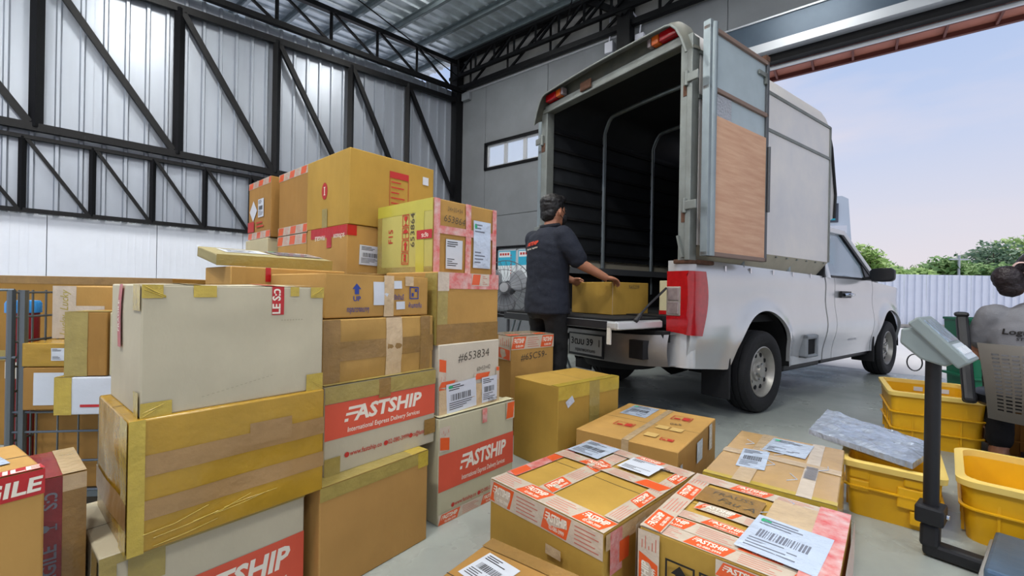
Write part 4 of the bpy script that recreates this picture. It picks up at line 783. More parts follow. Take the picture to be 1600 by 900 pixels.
# nose over the cab
m = MB(); m.prism([(X1, 2.63), (X1 + .10, 2.45), (X1 + .22, 2.0), (X1 + .20, 1.76), (X1 + .10, 1.72), (X1, 1.75)], Y0 + .03, Y1 - .03, lambda a, b, h: (a, h, b)); m.build('nose_panel', CANM, ca); m = MB(); m.tube([(X1 + .01, Y0 + .02, 2.62), (X1 + .11, Y0 + .02, 2.45), (X1 + .225, Y0 + .02, 2.0), (X1 + .205, Y0 + .02, 1.76)], .014, 6); m.build('nose_edge', BLKPL, ca)
# rear portal
m = MB(); m.box((-.02, Y0, 1.19), (.07, Y0 + .085, 2.72)); m.box((-.03, Y0 - .01, 1.19), (-.02, Y0 + .03, 2.72)); m.build('portal_post', FRM, ca, bevel=.006); m = MB(); m.box((-.02, Y1 - .085, .95), (.07, Y1, 2.72)); m.build('portal_post', FRM, ca, bevel=.006)
m = MB(); m.box((-.02, Y0 + .05, 2.68), (.07, Y1 - .05, 2.745)); m.box((-.03, Y0 + .03, 2.672), (-.0, Y1 - .03, 2.69)); m.build('portal_header', FRM, ca, bevel=.006)
VIS = mat('visor_metal', '565b56', .55, .3, col2='6a695e', vscale=8)
m = MB(); m.grid(lambda u, v: (.07 - .17 * u ** .8, Y0 - .01 + (Y1 - Y0 + .02) * v, roofz(v) + .015 - .07 * u ** 2.2), 5, 40); m.build('rear_visor', VIS, ca, smooth=True)
m = MB(); m.tube([(-.105, Y0 - .01 + (Y1 - Y0 + .02) * v, roofz(v) - .055) for v in [k / 40 for k in range(41)]], .008, 7); m.build('visor_edge', FRM, ca, smooth=True)
m = MB(); m.grid(lambda u, v: (.02, Y0 + .03 + (Y1 - Y0 - .06) * u, 2.74 + (roofz(.02 + .96 * u) - 2.74) * v), 20, 3); m.build('header_board', VIS, ca)
for y, s_ in ((Y0 + .10, 1), (Y1 - .10, -1)):
    for k, (mm, w) in enumerate(((RED, .14), (AMBER, .06), (CLEAR, .03))):
        a = y + s_ * (.0, .145, .21)[k]; MB().box((-.06, min(a, a + s_ * w), 2.755), (-.0, max(a, a + s_ * w), 2.82)).build('marker_lamp', mm, ca, bevel=.008)
MB().box((-.04, .95, 2.70), (-.02, 1.08, 2.78)).build('latch_plate', RUST, ca, bevel=.01)
for z in (2.42, 1.56):
    for y in (Y0 + .01, Y1 - .01):
        m = MB(); s_ = -1 if y < 1 else 1; m.tube([(-.035, y - s_ * .02, z - .05), (-.035, y - s_ * .02, z + .05)], .016, 8); m.box((-.045, min(y - s_ * .02, y + s_ * .07), z - .03), (-.028, max(y - s_ * .02, y + s_ * .07), z + .03)); m.build('hinge', FRM, ca, bevel=.005); MB().box((-.024, min(y - s_ * .05, y), z - .11), (-.021, max(y - s_ * .05, y), z - .03)).build('rust_stain', RUST, ca)
# doors folded back along both flanks
PLY = mat('plywood', 'cba487', .6, col2='b88c70', vscale=4, bump=.12, bscale=24, stretch=(.8, 1, 9)); SCR = mat('bright_scuffed_metal', 'b8bcc0', .3, .7, bump=.9, bscale=60)
for side in (1, -1):
    y = (Y0 - .10) if side > 0 else (Y1 + .06)
    dr = bpy.data.objects.new('canopy_door', None); COL.objects.link(dr); dr.parent = ca; xd0, xd1, zd0, zd1 = .03, .86, 1.22, 2.76
    q = lambda x0, x1, z0, z1, a=0, b=.05: MB().box((x0, y + a, z0), (x1, y + b, z1))
    m = q(xd0, xd0 + .035, zd0, zd1 + .03); m.tube([(xd0 + .055, y + .01, zd0), (xd0 + .055, y + .01, zd1 + .02)], .028, 10); m.build('hinge_stile', GALV, dr, smooth=40); q(xd1 - .035, xd1, zd0, zd1).build('outer_stile', mat('dark_steel', '53565a', .5, .4), dr, bevel=.004); q(xd0, xd1, zd1 - .03, zd1).build('top_rail', mat('brown_steel', '7e6a60', .6, .2), dr, bevel=.004); q(xd0, xd1, 2.33, 2.36).build('middle_rail', MATS['brown_steel'], dr, bevel=.004); q(xd0, xd1, zd0, zd0 + .03).build('bottom_rail', MATS['brown_steel'], dr, bevel=.004)
    yy = (.018, .03) if side > 0 else (.02, .032)
    q(xd0 + .08, xd1 - .03, 2.36, zd1 - .03, *yy).build('upper_sheet', mat('pale_blue_metal', 'a9b7bd', .45, .3, var=.06), dr); q(xd0 + .08, xd1 - .03, 2.14, 2.33, *yy).build('middle_sheet', MATS['pale_blue_metal'], dr); q(xd0 + .08, xd0 + .30, 2.16, 2.325, .012, .018).build('tread_plate', SCR, dr)
    q(xd0 + .075, xd1 - .02, zd0 + .03, 2.17, .004, .018).build('plywood_panel', PLY, dr)
    m = MB(); m.tube([(xd1 - .015, y - .01, 1.6), (xd1 - .015, y - .01, 2.1)], .012, 6); m.build('lock_rod', MATS['dark_steel'], dr); m = MB(); m.box((xd1 - .16, y + .0, 2.63), (xd1 - .03, y + .012, 2.66)); m.box((xd1 - .06, y - .0, 2.58), (xd1 - .03, y + .014, 2.66)); m.build('latch', FRM, dr); MB().box((xd1 - .06, y, zd1), (xd1 + .0, y + .04, zd1 + .04)).build('rusty_catch', RUST, dr)
m = MB(); m.bar((-.03, Y0 + .04, 1.21), (-.03, Y0 + .075, 1.36), .03, .015); m.build('door_stay', FRM, ca)
MB().box((-.02, Y0 + .0, 1.17), (.30, Y0 + .12, 1.20)).build('canopy_foot', RUST, ca, bevel=.008)
# ============================================================ people
def ell(c, r, n=14, m=10, rot=None):
    mb = MB(); c = Vector(c)
    mb.v = []; 
    rings = []
    for j in range(1, m):
        a = math.pi * j / m; rings.append([(r[0] * math.sin(a) * math.cos(2 * math.pi * k / n), r[1] * math.sin(a) * math.sin(2 * math.pi * k / n), r[2] * math.cos(a)) for k in range(n)])
    v = [q for g in rings for q in g] + [(0, 0, r[2]), (0, 0, -r[2])]; f = []
    for i in range(len(rings) - 1):
        for k in range(n): f.append((i * n + k, (i + 1) * n + k, (i + 1) * n + (k + 1) % n, i * n + (k + 1) % n))
    t = len(v) - 2
    for k in range(n): f.append((t, k, (k + 1) % n)); b = (len(rings) - 1) * n; f.append((t + 1, b + (k + 1) % n, b + k))
    v = [c + ((rot @ Vector(p)) if rot is not None else Vector(p)) for p in v]
    return v, f
def limb(pts, rad, n=12):
    """closed round limb through pts with end caps rounded"""
    mb = MB(); mb.tube(pts, rad, n); v, f = list(mb.v), list(mb.f)
    for p, r in ((pts[0], rad[0]), (pts[-1], rad[-1])):
        a, b = ell(p, (r, r, r), 12, 8); o = len(v); v += [tuple(q) for q in a]; f += [tuple(i + o for i in g) for g in b]
    return v, f
def rings(L, n=20):
    """L: (cx,cy,z,rx,ry)"""
    mb = MB(); mb.loft([[(cx + rx * math.copysign(abs(math.cos(t)) ** .85, math.cos(t)), cy + ry * math.copysign(abs(math.sin(t)) ** .85, math.sin(t)), z) for t in [2 * math.pi * k / n for k in range(n)]] for cx, cy, z, rx, ry in L]); return mb.v, mb.f
def meld(name, geos, m, parent, voxel=.01, smooth=6, wr=0, wscale=.12, col_fn=None):
    """join closed shapes and fuse them into one continuous surface"""
    mb = MB()
    for v, f in geos: mb.add(v, f)
    o = mb.build(name, m, None)
    r = o.modifiers.new('r', 'REMESH'); r.mode = 'VOXEL'; r.voxel_size = voxel; r.use_smooth_shade = True
    if smooth: q = o.modifiers.new('s', 'SMOOTH'); q.factor = .5; q.iterations = smooth
    dg = bpy.context.evaluated_depsgraph_get(); me = bpy.data.meshes.new_from_object(o.evaluated_get(dg)); bpy.data.objects.remove(o)
    if wr:
        no = [v.normal.copy() for v in me.vertices]
        for v, nn in zip(me.vertices, no):
            p = v.co; v.co = p + nn * wr * (noise.noise(Vector((p.x / wscale, p.y / wscale, p.z / wscale * 1.6 + p.x * 6))) + .5 * noise.noise(Vector((p.x / wscale * 2.3 + 5, p.y / wscale * 2.3, p.z / wscale * 3))))
    me.name = name
    if not me.materials: me.materials.append(m)
    me.polygons.foreach_set('use_smooth', [True] * len(me.polygons))
    ob = bpy.data.objects.new(name, me); COL.objects.link(ob); ob.parent = parent
    return ob
def hand(wrist, fwd, up, side, curl, geos, splay=.18, k=1.0):
    """palm + four fingers + thumb; fwd = finger direction, up = back of hand; side=+1 thumb on the left of fwd x up"""
    w = Vector(wrist); f = Vector(fwd).normalized(); u = Vector(up); u = (u - f * u.dot(f)).normalized(); s_ = f.cross(u) * side
    rot = Matrix((s_, f, u)).transposed()
    geos.append(ell(w + f * .05, (.042, .055, .018), rot=rot))
    for i, (o, ln) in enumerate(((.030, .070), (.010, .080), (-.010, .075), (-.030, .058))):
        b = w + f * .085 + s_ * o * 1.0; d = (f + s_ * o * splay * 20 * .3).normalized(); p = [w + f * .05 + s_ * o, b]; q = b; a = 0
        for j in range(3):
            a += curl * (1.0, 1.1, .8)[j]; dd = d * math.cos(a) - u * math.sin(a); q = q + dd * ln * (.42, .32, .26)[j]; p.append(q)
        geos.append(limb(p, [.0095, .0095, .0088, .008, .0068], 8))
    b = w + f * .02 + s_ * .032; t1 = b + (s_ * .7 + f * .6 - u * .25).normalized() * .04; t2 = t1 + (s_ * .25 + f * .85 - u * .4).normalized() * .032; geos.append(limb([w + f * .015 + s_ * .012, b, t1, t2], [.015, .0135, .011, .008], 8))
SKIN = mat('skin', 'a8745a', .5, var=.05, vscale=20); HAIR = mat('black_hair', '100e0f', .45, var=.3, vscale=60, bump=.6, bscale=90, stretch=(1, 1, .25)); NAVY = mat('navy_polo_cloth', '151b29', .85, var=.12, bump=.25, bscale=140); BLACKC = mat('black_trousers', '0d0e12', .85, var=.15, bump=.2, bscale=140); MASKM = mat('black_mask', '16171b', .8); SHOE = mat('dark_shoe', '1d1c1c', .6); GREYS = mat('grey_shirt_cloth', '74757a', .9, var=.06, bump=.25, bscale=140)
def project_text(geo, place, ob, m, name, parent, off=.004, ray=(0, 1, 0)):
    """lay flat lettering on a cloth surface by casting along ray (all in the parent's space)"""
    me = ob.data; bv = BVHTree.FromPolygons([v.co for v in me.vertices], [tuple(p.vertices) for p in me.polygons]); d = Vector(ray).normalized(); v2 = []
    for p in geo[0]:
        q = Vector(place(p[0], p[1])); h = bv.ray_cast(q - d * .6, d); v2.append((h[0] - d * off) if h[0] else q)
    mb = MB(); mb.add(v2, geo[1]); return mb.build(name, m, parent, fix=False)
# ---- worker loading the truck
pw = empty('person', (.27, 3.32, 0), TY - math.pi / 2, 'standing worker in navy FASTSHIP polo and black mask, sliding a carton into the truck', 'person')
HC = Vector((.0, .05, 1.585)); G = []
G.append(ell(HC, (.074, .094, .112))); G.append(ell(HC + Vector((0, .045, -.055)), (.056, .055, .062))); G.append(ell(HC + Vector((0, .098, -.012)), (.013, .022, .024)))
for s_ in (-1, 1): G.append(ell(HC + Vector((.076 * s_, -.005, -.015)), (.012, .02, .034)))
G.append(limb([(0, .01, 1.36), (0, .03, 1.50)], [.062, .054])); G.append(rings([(0, 0, .84, .15, .11), (0, 0, 1.0, .145, .105), (0, .0, 1.2, .165, .11), (0, .01, 1.36, .16, .09), (0, .01, 1.42, .08, .06)]))
EL_R, WR_R = (.265, .09, 1.165), (.315, .29, 1.075); EL_L, WR_L = (-.255, .14, 1.16), (-.10, .34, 1.06)
G.append(limb([(.17, .01, 1.375), EL_R, WR_R], [.055, .044, .029])); G.append(limb([(-.17, .01, 1.375), EL_L, WR_L], [.055, .044, .029]))
hand(WR_R, (.12, .95, -.12), (.1, .2, 1), -1, .42, G); hand(WR_L, (.35, .9, -.35), (-.5, .3, .8), 1, .35, G)
for s_ in (-1, 1): G.append(limb([(.085 * s_, 0, .90), (.095 * s_, .03, .50), (.10 * s_, -.02, .09)], [.085, .055, .04]))
body = meld('body', G, SKIN, pw, .006, 5)
meld('hair', [ell(HC + Vector((0, -.018, .03)), (.086, .100, .102)), ell(HC + Vector((0, -.06, -.035)), (.070, .050, .062)), ell(HC + Vector((0, .045, .088)), (.064, .062, .036)), ell(HC + Vector((0, -.02, .06)), (.086, .10, .066))], HAIR, pw, .007, 4, .004, .025)
meld('face_mask', [ell(HC + Vector((0, .062, -.058)), (.060, .058, .054))], MASKM, pw, .007, 3)
for s_ in (-1, 1):
    m = MB(); m.tube([HC + Vector((.057 * s_, .075, -.035)), HC + Vector((.078 * s_, .03, -.015)), HC + Vector((.084 * s_, -.012, .01)), HC + Vector((.08 * s_, -.02, -.03)), HC + Vector((.058 * s_, .06, -.075))], .0022, 5); m.build('mask_loop', MASKM, pw)
for s_ in (-1, 1):
    m = MB(); v, f = ell(HC + Vector((.031 * s_, .090, .012)), (.013, .006, .007)); m.add(v, f); m.build('eye', BINK, pw)
sh = [rings([(0, -.005, .795, .195, .145), (0, -.005, .90, .188, .142), (0, .0, 1.05, .178, .135), (0, .0, 1.2, .192, .137), (0, -.002, 1.31, .20, .13), (0, .0, 1.385, .165, .11), (0, .008, 1.43, .10, .085), (0, .015, 1.455, .068, .07)])]
for s_, el in ((1, EL_R), (-1, EL_L)):
    a = Vector((.165 * s_, .0, 1.365)); e = Vector(el); b = a.lerp(e, .80); sh.append(limb([a, a.lerp(b, .5) + Vector((.01 * s_, -.01, 0)), b], [.082, .080, .072]))
shirt = meld('polo_shirt', sh, NAVY, pw, .009, 7, .006, .10)
m = MB(); m.tube([(.066 * math.cos(t), .016 + .066 * math.sin(t), 1.462 + .012 * math.sin(t)) for t in [2 * math.pi * k / 20 for k in range(21)]], .016, 8); m.build('collar', mat('collar_navy', '11151f', .85), pw, smooth=True)
tz = [rings([(0, 0, .98, .165, .125), (0, 0, .88, .178, .135), (0, 0, .80, .172, .13), (0, .0, .76, .15, .115)])]
for s_ in (-1, 1): tz.append(limb([(.088 * s_, 0, .85), (.10 * s_, .03, .50), (.105 * s_, -.015, .12)], [.098, .076, .066]))
meld('trousers', tz, BLACKC, pw, .010, 5, .006, .09)
for s_ in (-1, 1): meld('shoe', [ell((.105 * s_, .045, .045), (.045, .13, .045)), ell((.105 * s_, -.02, .07), (.045, .06, .06))], SHOE, pw, .012, 2)
v, f, w = logo_geo(); VB = mat('orange_red_print', 'd8421f', .6)
project_text((v, f), lambda x, y: (-.105 + x / w * .145, -.3, 1.300 + y / .72 * .028 + x / w * .012), shirt, VB, 'back_lettering', pw, .004, (0, 1, 0))
v, f, w = text_geo('Shipping  Logistics', .02, .15); project_text((v, f), lambda x, y: (-.11 + x / w * .15, -.3, 1.272 + y * .018 + x / w * .012), shirt, WINK, 'small_back_lettering', pw, .004, (0, 1, 0))
# cartons on the truck
ux, uy = math.cos(TY), math.sin(TY)
def TK(x, y, z): return (1.213 + x * ux - y * uy, 2.926 + x * uy + y * ux, z)
p = TK(-.145, .575, .792)
c = Carton('ochre carton on the lowered tailgate under the worker\'s hands', p[0], p[1], p[2], math.degrees(TY), .433, .442, .252, OCHRE, .002)
c.text('front', .25, .205, .04, '%65239', PENINK, 0, -.004, .1, 'handwriting', width=.13); c.patches([('front', 0, 0, .006, .252)], CTAPE)
# truck yaw puts 'front' towards the truck's right side, 'left' towards its tail
p = TK(.22, .20, .802); c = Carton('pale carton in the truck bed just behind the tail lamp', p[0], p[1], p[2], math.degrees(TY), .36, .22, .26, PALE, .002); c.patches([('left', 0, 0, .22, .03)], RTAPE)
# ---- seated worker at the right edge
sx, sy0 = 2.84, 2.34
ps = empty('person', (sx, sy0, 0), R(-42), 'seated worker in grey Logistics shirt, dark hair tied back, seen from behind', 'person')
HC = Vector((.0, .06, 1.10)); G = [ell(HC, (.076, .095, .115)), ell(HC + Vector((0, .05, -.055)), (.056, .05, .06)), ell(HC + Vector((0, .1, -.01)), (.013, .022, .024)), limb([(0, .0, .90), (0, .03, 1.02)], [.06, .052])]
for s_ in (-1, 1): G.append(ell(HC + Vector((.078 * s_, 0, -.012)), (.014, .022, .036)))
G.append(rings([(0, 0, .47, .16, .13), (0, 0, .6, .15, .11), (0, 0, .78, .165, .11), (0, .0, .88, .15, .09), (0, .0, .93, .08, .06)]))
for s_ in (-1, 1):
    G.append(limb([(.17 * s_, 0, .87), (.215 * s_, .08, .64), (.15 * s_, .32, .62)], [.052, .042, .028])); hand((.15 * s_, .32, .62), (-.2 * s_, .95, .0), (0, 0, 1), -s_, .35, G)
    G.append(limb([(.09 * s_, .0, .50), (.11 * s_, .36, .50), (.11 * s_, .22, .09)], [.08, .058, .04])); G.append(ell((.11 * s_, .26, .05), (.045, .12, .045)))
meld('body', G, SKIN, ps, .008, 5)
HAIR2 = mat('dark_brown_hair', '1f1519', .4, var=.3, vscale=50, bump=.6, bscale=80)
meld('hair', [ell(HC + Vector((0, -.02, .03)), (.094, .108, .108)), ell(HC + Vector((0, -.05, -.04)), (.076, .06, .07))], HAIR2, ps, .008, 3, .004, .03)
meld('hair_bun', [ell(HC + Vector((-.125, -.105, -.02)), (.062, .06, .070)), ell(HC + Vector((-.11, -.10, -.075)), (.055, .05, .05)), ell(HC + Vector((-.06, -.07, -.04)), (.05, .05, .05))], HAIR2, ps, .008, 3, .004, .03)
m = MB(); m.lathe([(.026, -.012), (.034, 0), (.026, .012)], 'y', 14, tuple(HC + Vector((-.075, -.10, .035)))); m.build('hair_tie', mat('pale_hair_tie', 'c7a9a4', .6), ps, smooth=True)
sh2 = [rings([(0, -.01, .44, .19, .15), (0, -.01, .55, .18, .14), (0, -.01, .70, .185, .135), (0, -.01, .80, .195, .125), (0, -.005, .875, .165, .105), (0, .005, .925, .09, .08), (0, .01, .945, .065, .065)])]
for s_ in (-1, 1): sh2.append(limb([(.165 * s_, -.005, .86), (.20 * s_, .04, .74)], [.078, .072]))
s2 = meld('grey_shirt', sh2, GREYS, ps, .009, 7, .005, .09)
v, f, w = text_geo('Logistics', .02, .12); project_text((v, f), lambda x, y: (-.15 + x / w * .17, -.3, .775 + y * .042), s2, BINK, 'back_lettering', ps, .004, (0, 1, 0))
v, f, w = text_geo('STUDENT', .02, .12); project_text((v, f), lambda x, y: (-.10 + x / w * .11, -.3, .745 + y * .022), s2, BINK, 'small_back_lettering', ps, .004, (0, 1, 0))
tz = [rings([(0, 0, .58, .17, .13), (0, .02, .50, .18, .15), (0, .05, .44, .16, .14)])]
for s_ in (-1, 1): tz.append(limb([(.09 * s_, .02, .51), (.11 * s_, .36, .51), (.11 * s_, .23, .13)], [.092, .072, .06]))
meld('trousers', tz, BLACKC, ps, .011, 5, .004, .09)
# ============================================================ right side: crates, scale, chair, bin
YEL = mat('yellow_plastic', 'd9a413', .42, var=.08, vscale=4, spec=.5); YELD = mat('worn_orange_plastic', 'a8701a', .5, var=.15, vscale=6); RIMY = mat('pale_yellow_rim', 'e3c56a', .5)  # rims a paler yellow than the crate bodies
def rrect(w, d, r, n=4):
    P_ = []
    for cx, cy, a0 in ((w - r, d - r, 0), (r, d - r, 90), (r, r, 180), (w - r, r, 270)):
        for k in range(n + 1): a = R(a0 + 90 * k / n); P_.append((cx + r * math.cos(a), cy + r * math.sin(a)))
    return P_
def crate(label, x, y, yaw, w, d, h, m=YEL, r=.04, style=0, z=0):
    e = empty('plastic_crate', (x, y, z), R(yaw), label, 'crate', 'yellow crates'); mb = MB(); t = .012
    def ring(i, z_, tp=0): s_ = i + tp; return [(a + (s_ if a < w / 2 else -s_), b + (s_ if b < d / 2 else -s_), z_) for a, b in rrect(w, d, r)]
    mb.loft([ring(.02, .0), ring(.0, h)], cap=False); mb.loft([ring(.02 + t, .012), ring(t, h)], cap=False); n = len(rrect(w, d, r)); mb.add(ring(.02, 0), [tuple(range(n))]); mb.add(ring(.02 + t, .012), [tuple(range(n))]); mb.build('body', m, e, smooth=40)
    mb = MB(); mb.loft([ring(-.012, h - .02), ring(-.014, h + .004), ring(-.006, h + .008), ring(t + .002, h + .008), ring(t + .002, h - .02)], cap=False); mb.build('rim', RIMY, e, smooth=50)
    # moulded ribs
    for z_ in ((h * .30, h * .62) if style == 0 else (h * .55,)):
        mb = MB(); mb.loft([ring(.016 - .018 * z_ / h, z_ - .004), ring(.006 - .018 * z_ / h, z_ - .002), ring(.006 - .018 * z_ / h, z_ + .004), ring(.016 - .018 * z_ / h, z_ + .006)], cap=False); mb.build('rib', m, e)
    L = []; 
    for k in range(1, 4): L.append((w * k / 4, -.006, 'x')); L.append((w * k / 4, d, 'x'))
    for k in range(1, 5): L.append((k * d / 5, -.006, 'y')); L.append((k * d / 5, w, 'y'))
    for a, b, ax in L:
        if style == 2 and ax == 'x': continue
        mb = MB(); z0, z1 = .01, h - .02
        (mb.box((a - .004, b + (.012 if b < .1 else -.012), z0), (a + .004, b + (.022 if b < .1 else -.0), z1)) if ax == 'x' else mb.box((b + (.012 if b < .1 else -.012), a - .004, z0), (b + (.022 if b < .1 else .0), a + .004, z1))); mb.build('upright_rib', m, e)
    if style == 2:     # stepped relief on the long side
        for a, b in (((.02, .0, h * .70), (.09, .012, h * .90)), ((.02, .0, h * .48), (.09, .012, h * .68)), ((.20, -.004, h * .74), (.26, .012, h * .9)), ((w - .14, -.002, h * .35), (w - .02, .012, h * .72)), ((w - .10, .0, .02), (w - .02, .014, h * .33))): MB().box(a, b).build('relief_panel', m, e, bevel=.006)
    return e
c1 = crate('tall yellow crate with white tags behind the scale post', 2.514, 2.875, -35.3, .444, .62, .34); 
for x in (.19, .33): MB().box((x, .60 - .0, .27), (x + .05, .607, .30)).build('white_tag', PAPER, c1)
crate('worn orange-brown crate half hidden behind the grey chair back', 3.0, 2.69, -37.4, .44, .45, .335, YELD)
crate('yellow crate with stepped side relief holding the silver bag', 1.495, 1.945, -41, .32, .52, .235, YEL, .03, 2)
crate('yellow crate with rounded corner at the right edge beside the scale', 1.80, 1.735, -45, .42, .52, .24, YEL, .06, 1)
# silver plastic parcel bag, tilted on the crate
BAG = mat('silver_poly_film', 'b9c4d4', .14, .5, var=.18, vscale=9, bump=1.0, bscale=22, coat=.6, stretch=(1, 3, 1))
bagE = empty('parcel_bag', (0, 0, 0), 0, 'silver film-wrapped flat parcel sticking out of the yellow crate', 'parcel')
def bagp(u, v, o): 
    A, B, C_, D = Vector((1.43, 2.08, .315)), Vector((1.73, 2.37, .335)), Vector((1.98, 2.01, .268)), Vector((1.66, 1.79, .268))
    p = (A * (1 - v) + B * v) * (1 - u) + (D * (1 - v) + C_ * v) * u
    e = min(1, 8 * min(u, 1 - u)) * min(1, 8 * min(v, 1 - v))
    nz_ = noise.noise(Vector((u * 3 + v * 9, v * 4 - u * 2, o))) * .012 + noise.noise(Vector((u * 7 - v * 12, v * 22 + u * 5, o + 3))) * .011
    return p + Vector((0, 0, 1)) * (o * (.012 * e + .012) + (nz_ * (.4 + .6 * e) if o > 0 else -.012 * e))
m = MB(); m.grid(lambda u, v: bagp(u, v, 1), 40, 30); m.grid(lambda u, v: bagp(u, v, -1), 40, 30)
k1 = 41 * 31
for i in range(40): m.f.append((i, i + 1, k1 + i + 1, k1 + i)); b = 30 * 41; m.f.append((b + i + 1, b + i, k1 + b + i, k1 + b + i + 1))
for j in range(30): m.f.append((j * 41, k1 + j * 41, k1 + (j + 1) * 41, (j + 1) * 41)); m.f.append((j * 41 + 40, (j + 1) * 41 + 40, k1 + (j + 1) * 41 + 40, k1 + j * 41 + 40))
m.build('film', BAG, bagE, smooth=60)
# platform scale
SG = mat('scale_grey', '7c8889', .5, var=.04)
sc = empty('platform_scale', (1.583, 1.63, 0), R(38), 'platform scale with black post and grey tilted display head', 'scale')
m = MB(); m.tube([(0, 0, .06), (0, 0, .74)], .023, 16); m.build('post', BLKPL, sc, smooth=40)
m = MB(); m.box((-.045, -.04, .125), (.05, .04, .19)); m.build('clamp', BLKPL, sc, bevel=.008); m = MB(); m.tube([(.0, -.042, .158), (.0, -.05, .158)], .008, 8); m.tube([(.055, .0, .155), (.075, 0, .155)], .012, 8); m.build('clamp_screw', CHROME, sc)
m = MB(); m.bar((-.01, 0, .035), (.0, -.0, .12), .055, .05); m.bar((-.0, .02, .03), (.0, -.22, .03), .06, .05); m.build('foot_arm', BLKPL, sc, bevel=.012)
BLUEP = mat('blue_steel_plate', '5a7189', .3, .5, var=.2, vscale=5, bump=.15, bscale=20)
MB().box((-.19, -.58, .055), (.18, -.15, .10)).build('platform', BLUEP, sc, bevel=.01); MB().box((-.205, -.595, .015), (.195, -.135, .062)).build('platform_skirt', mat('pale_steel', 'b9bcbd', .4, .4), sc, bevel=.01)
for x, y in ((-.16, -.54), (.15, -.54), (-.16, -.2), (.15, -.2)): m = MB(); m.tube([(x, y, 0), (x, y, .02)], .02, 8); m.build('foot', BLKPL, sc)
hd = bpy.data.objects.new('display_head', None); COL.objects.link(hd); hd.parent = sc; hd.location = (.0, 0, .775); hd.rotation_euler = (0, 0, R(-92)); hd.scale = (.78, .78, .78)
m = MB(); m.prism([(-.105, .02), (-.10, .09), (-.02, .105), (.085, -.055), (.055, -.075), (-.03, -.05)], -.10, .10, lambda a, b, h: (a, h, b)); m.build('bracket_body', SG, hd, bevel=.01)
tl_ = Matrix.Translation((.03, 0, .035)) @ Matrix.Rotation(R(48), 4, 'Y')
m = MB(); m.box((-.13, -.125, -.022), (.13, .125, .03), tl_); m.build('display_case', SG, hd, bevel=.008); m = MB(); m.box((-.105, -.10, .03), (.02, .10, .034), tl_); m.build('display_window', mat('display_film', '9fb0c4', .1, var=.3, vscale=20, bump=.8, bscale=30, coat=.8), hd); m = MB(); m.box((.035, -.10, .03), (.115, .10, .033), tl_); m.build('keypad', mat('keypad_grey', 'b7c2cb', .35), hd)
for k in range(5): m = MB(); m.box((.055, -.085 + k * .036, .033), (.09, -.06 + k * .036, .037), tl_); m.build('key', mat('key_white', 'd5dae0', .4), hd)
m = MB(); m.tube([(-.06 + .028 * math.cos(t), -.04, -.075 + .04 * math.sin(t)) for t in [2 * math.pi * k / 20 for k in range(21)]], .003, 6); m.build('cable_loop', BLKPL, hd, smooth=True)
# office chair
GP = mat('grey_chair_plastic', '5f5b55', .55)
ch = empty('office_chair', (2.80, 2.30, 0), R(-42), 'office chair with grey slotted plastic back and black arms', 'chair')
def back(u, v, o): x = -.25 + .50 * u; x *= (.80 + .20 * v); return Vector((x, -.30 + .09 * (2 * u - 1) ** 2 + .10 * (.5 - v) ** 2 * 2 - .05 * v + o, .33 + .40 * v))
m = MB(); NU, NV = 60, 42
for j in range(NV):
    for i in range(NU):
        slot = 5 < j < 37 and j % 2 == 0 and i % 4 in (1, 2, 3) and 3 < i < 56
        if slot: continue
        a = [back(i / NU, j / NV, 0), back((i + 1) / NU, j / NV, 0), back((i + 1) / NU, (j + 1) / NV, 0), back(i / NU, (j + 1) / NV, 0)]; b = [p + Vector((0, .012, 0)) for p in a]
        m.add(a + b, [(0, 1, 2, 3), (7, 6, 5, 4), (0, 4, 5, 1), (2, 6, 7, 3), (1, 5, 6, 2), (3, 7, 4, 0)])
m.build('slotted_back', GP, ch, fix=False)
m = MB(); m.loft([[(a * s_, b * s_ + .02, z) for a, b in [(.25 * math.cos(t), .24 * math.sin(t)) for t in [2 * math.pi * k / 24 for k in range(24)]]] for z, s_ in ((.38, .9), (.40, 1.0), (.44, 1.0), (.455, .92))]); m.build('seat', BLKPL, ch, smooth=50)
for s_ in (-1, 1):
    m = MB(); m.bar((.27 * s_, -.16, .40), (.29 * s_, .06, .86), .05, .06); m.bar((.27 * s_, -.16, .42), (.24 * s_, .16, .40), .06, .05); m.bar((.24 * s_, .0, .40), (.1 * s_, .0, .39), .05, .03); m.build('arm', BLKPL, ch, bevel=.015); m = MB(); m.box((.29 * s_ - .03, .02, .855), (.29 * s_ + .03, .12, .885)); m.build('arm_pad', BLKPL, ch, bevel=.014)
m = MB(); m.bar((0, -.26, .36), (0, -.05, .37), .07, .03); m.tube([(0, 0, .37), (0, 0, .10)], [.03, .025], 12); m.build('gas_stem', BLKPL, ch)
for k in range(5):
    a = R(72 * k + 20); m = MB(); m.bar((0, 0, .10), (.26 * math.cos(a), .26 * math.sin(a), .07), .04, .03); b = m.build('base_spoke', BLKPL, ch); m = MB(); m.lathe([(0, -.018), (.028, -.018), (.03, 0), (.028, .018), (0, .018)], 'x', 14, (.26 * math.cos(a), .26 * math.sin(a), .03)); m.build('caster', BLKPL, b)
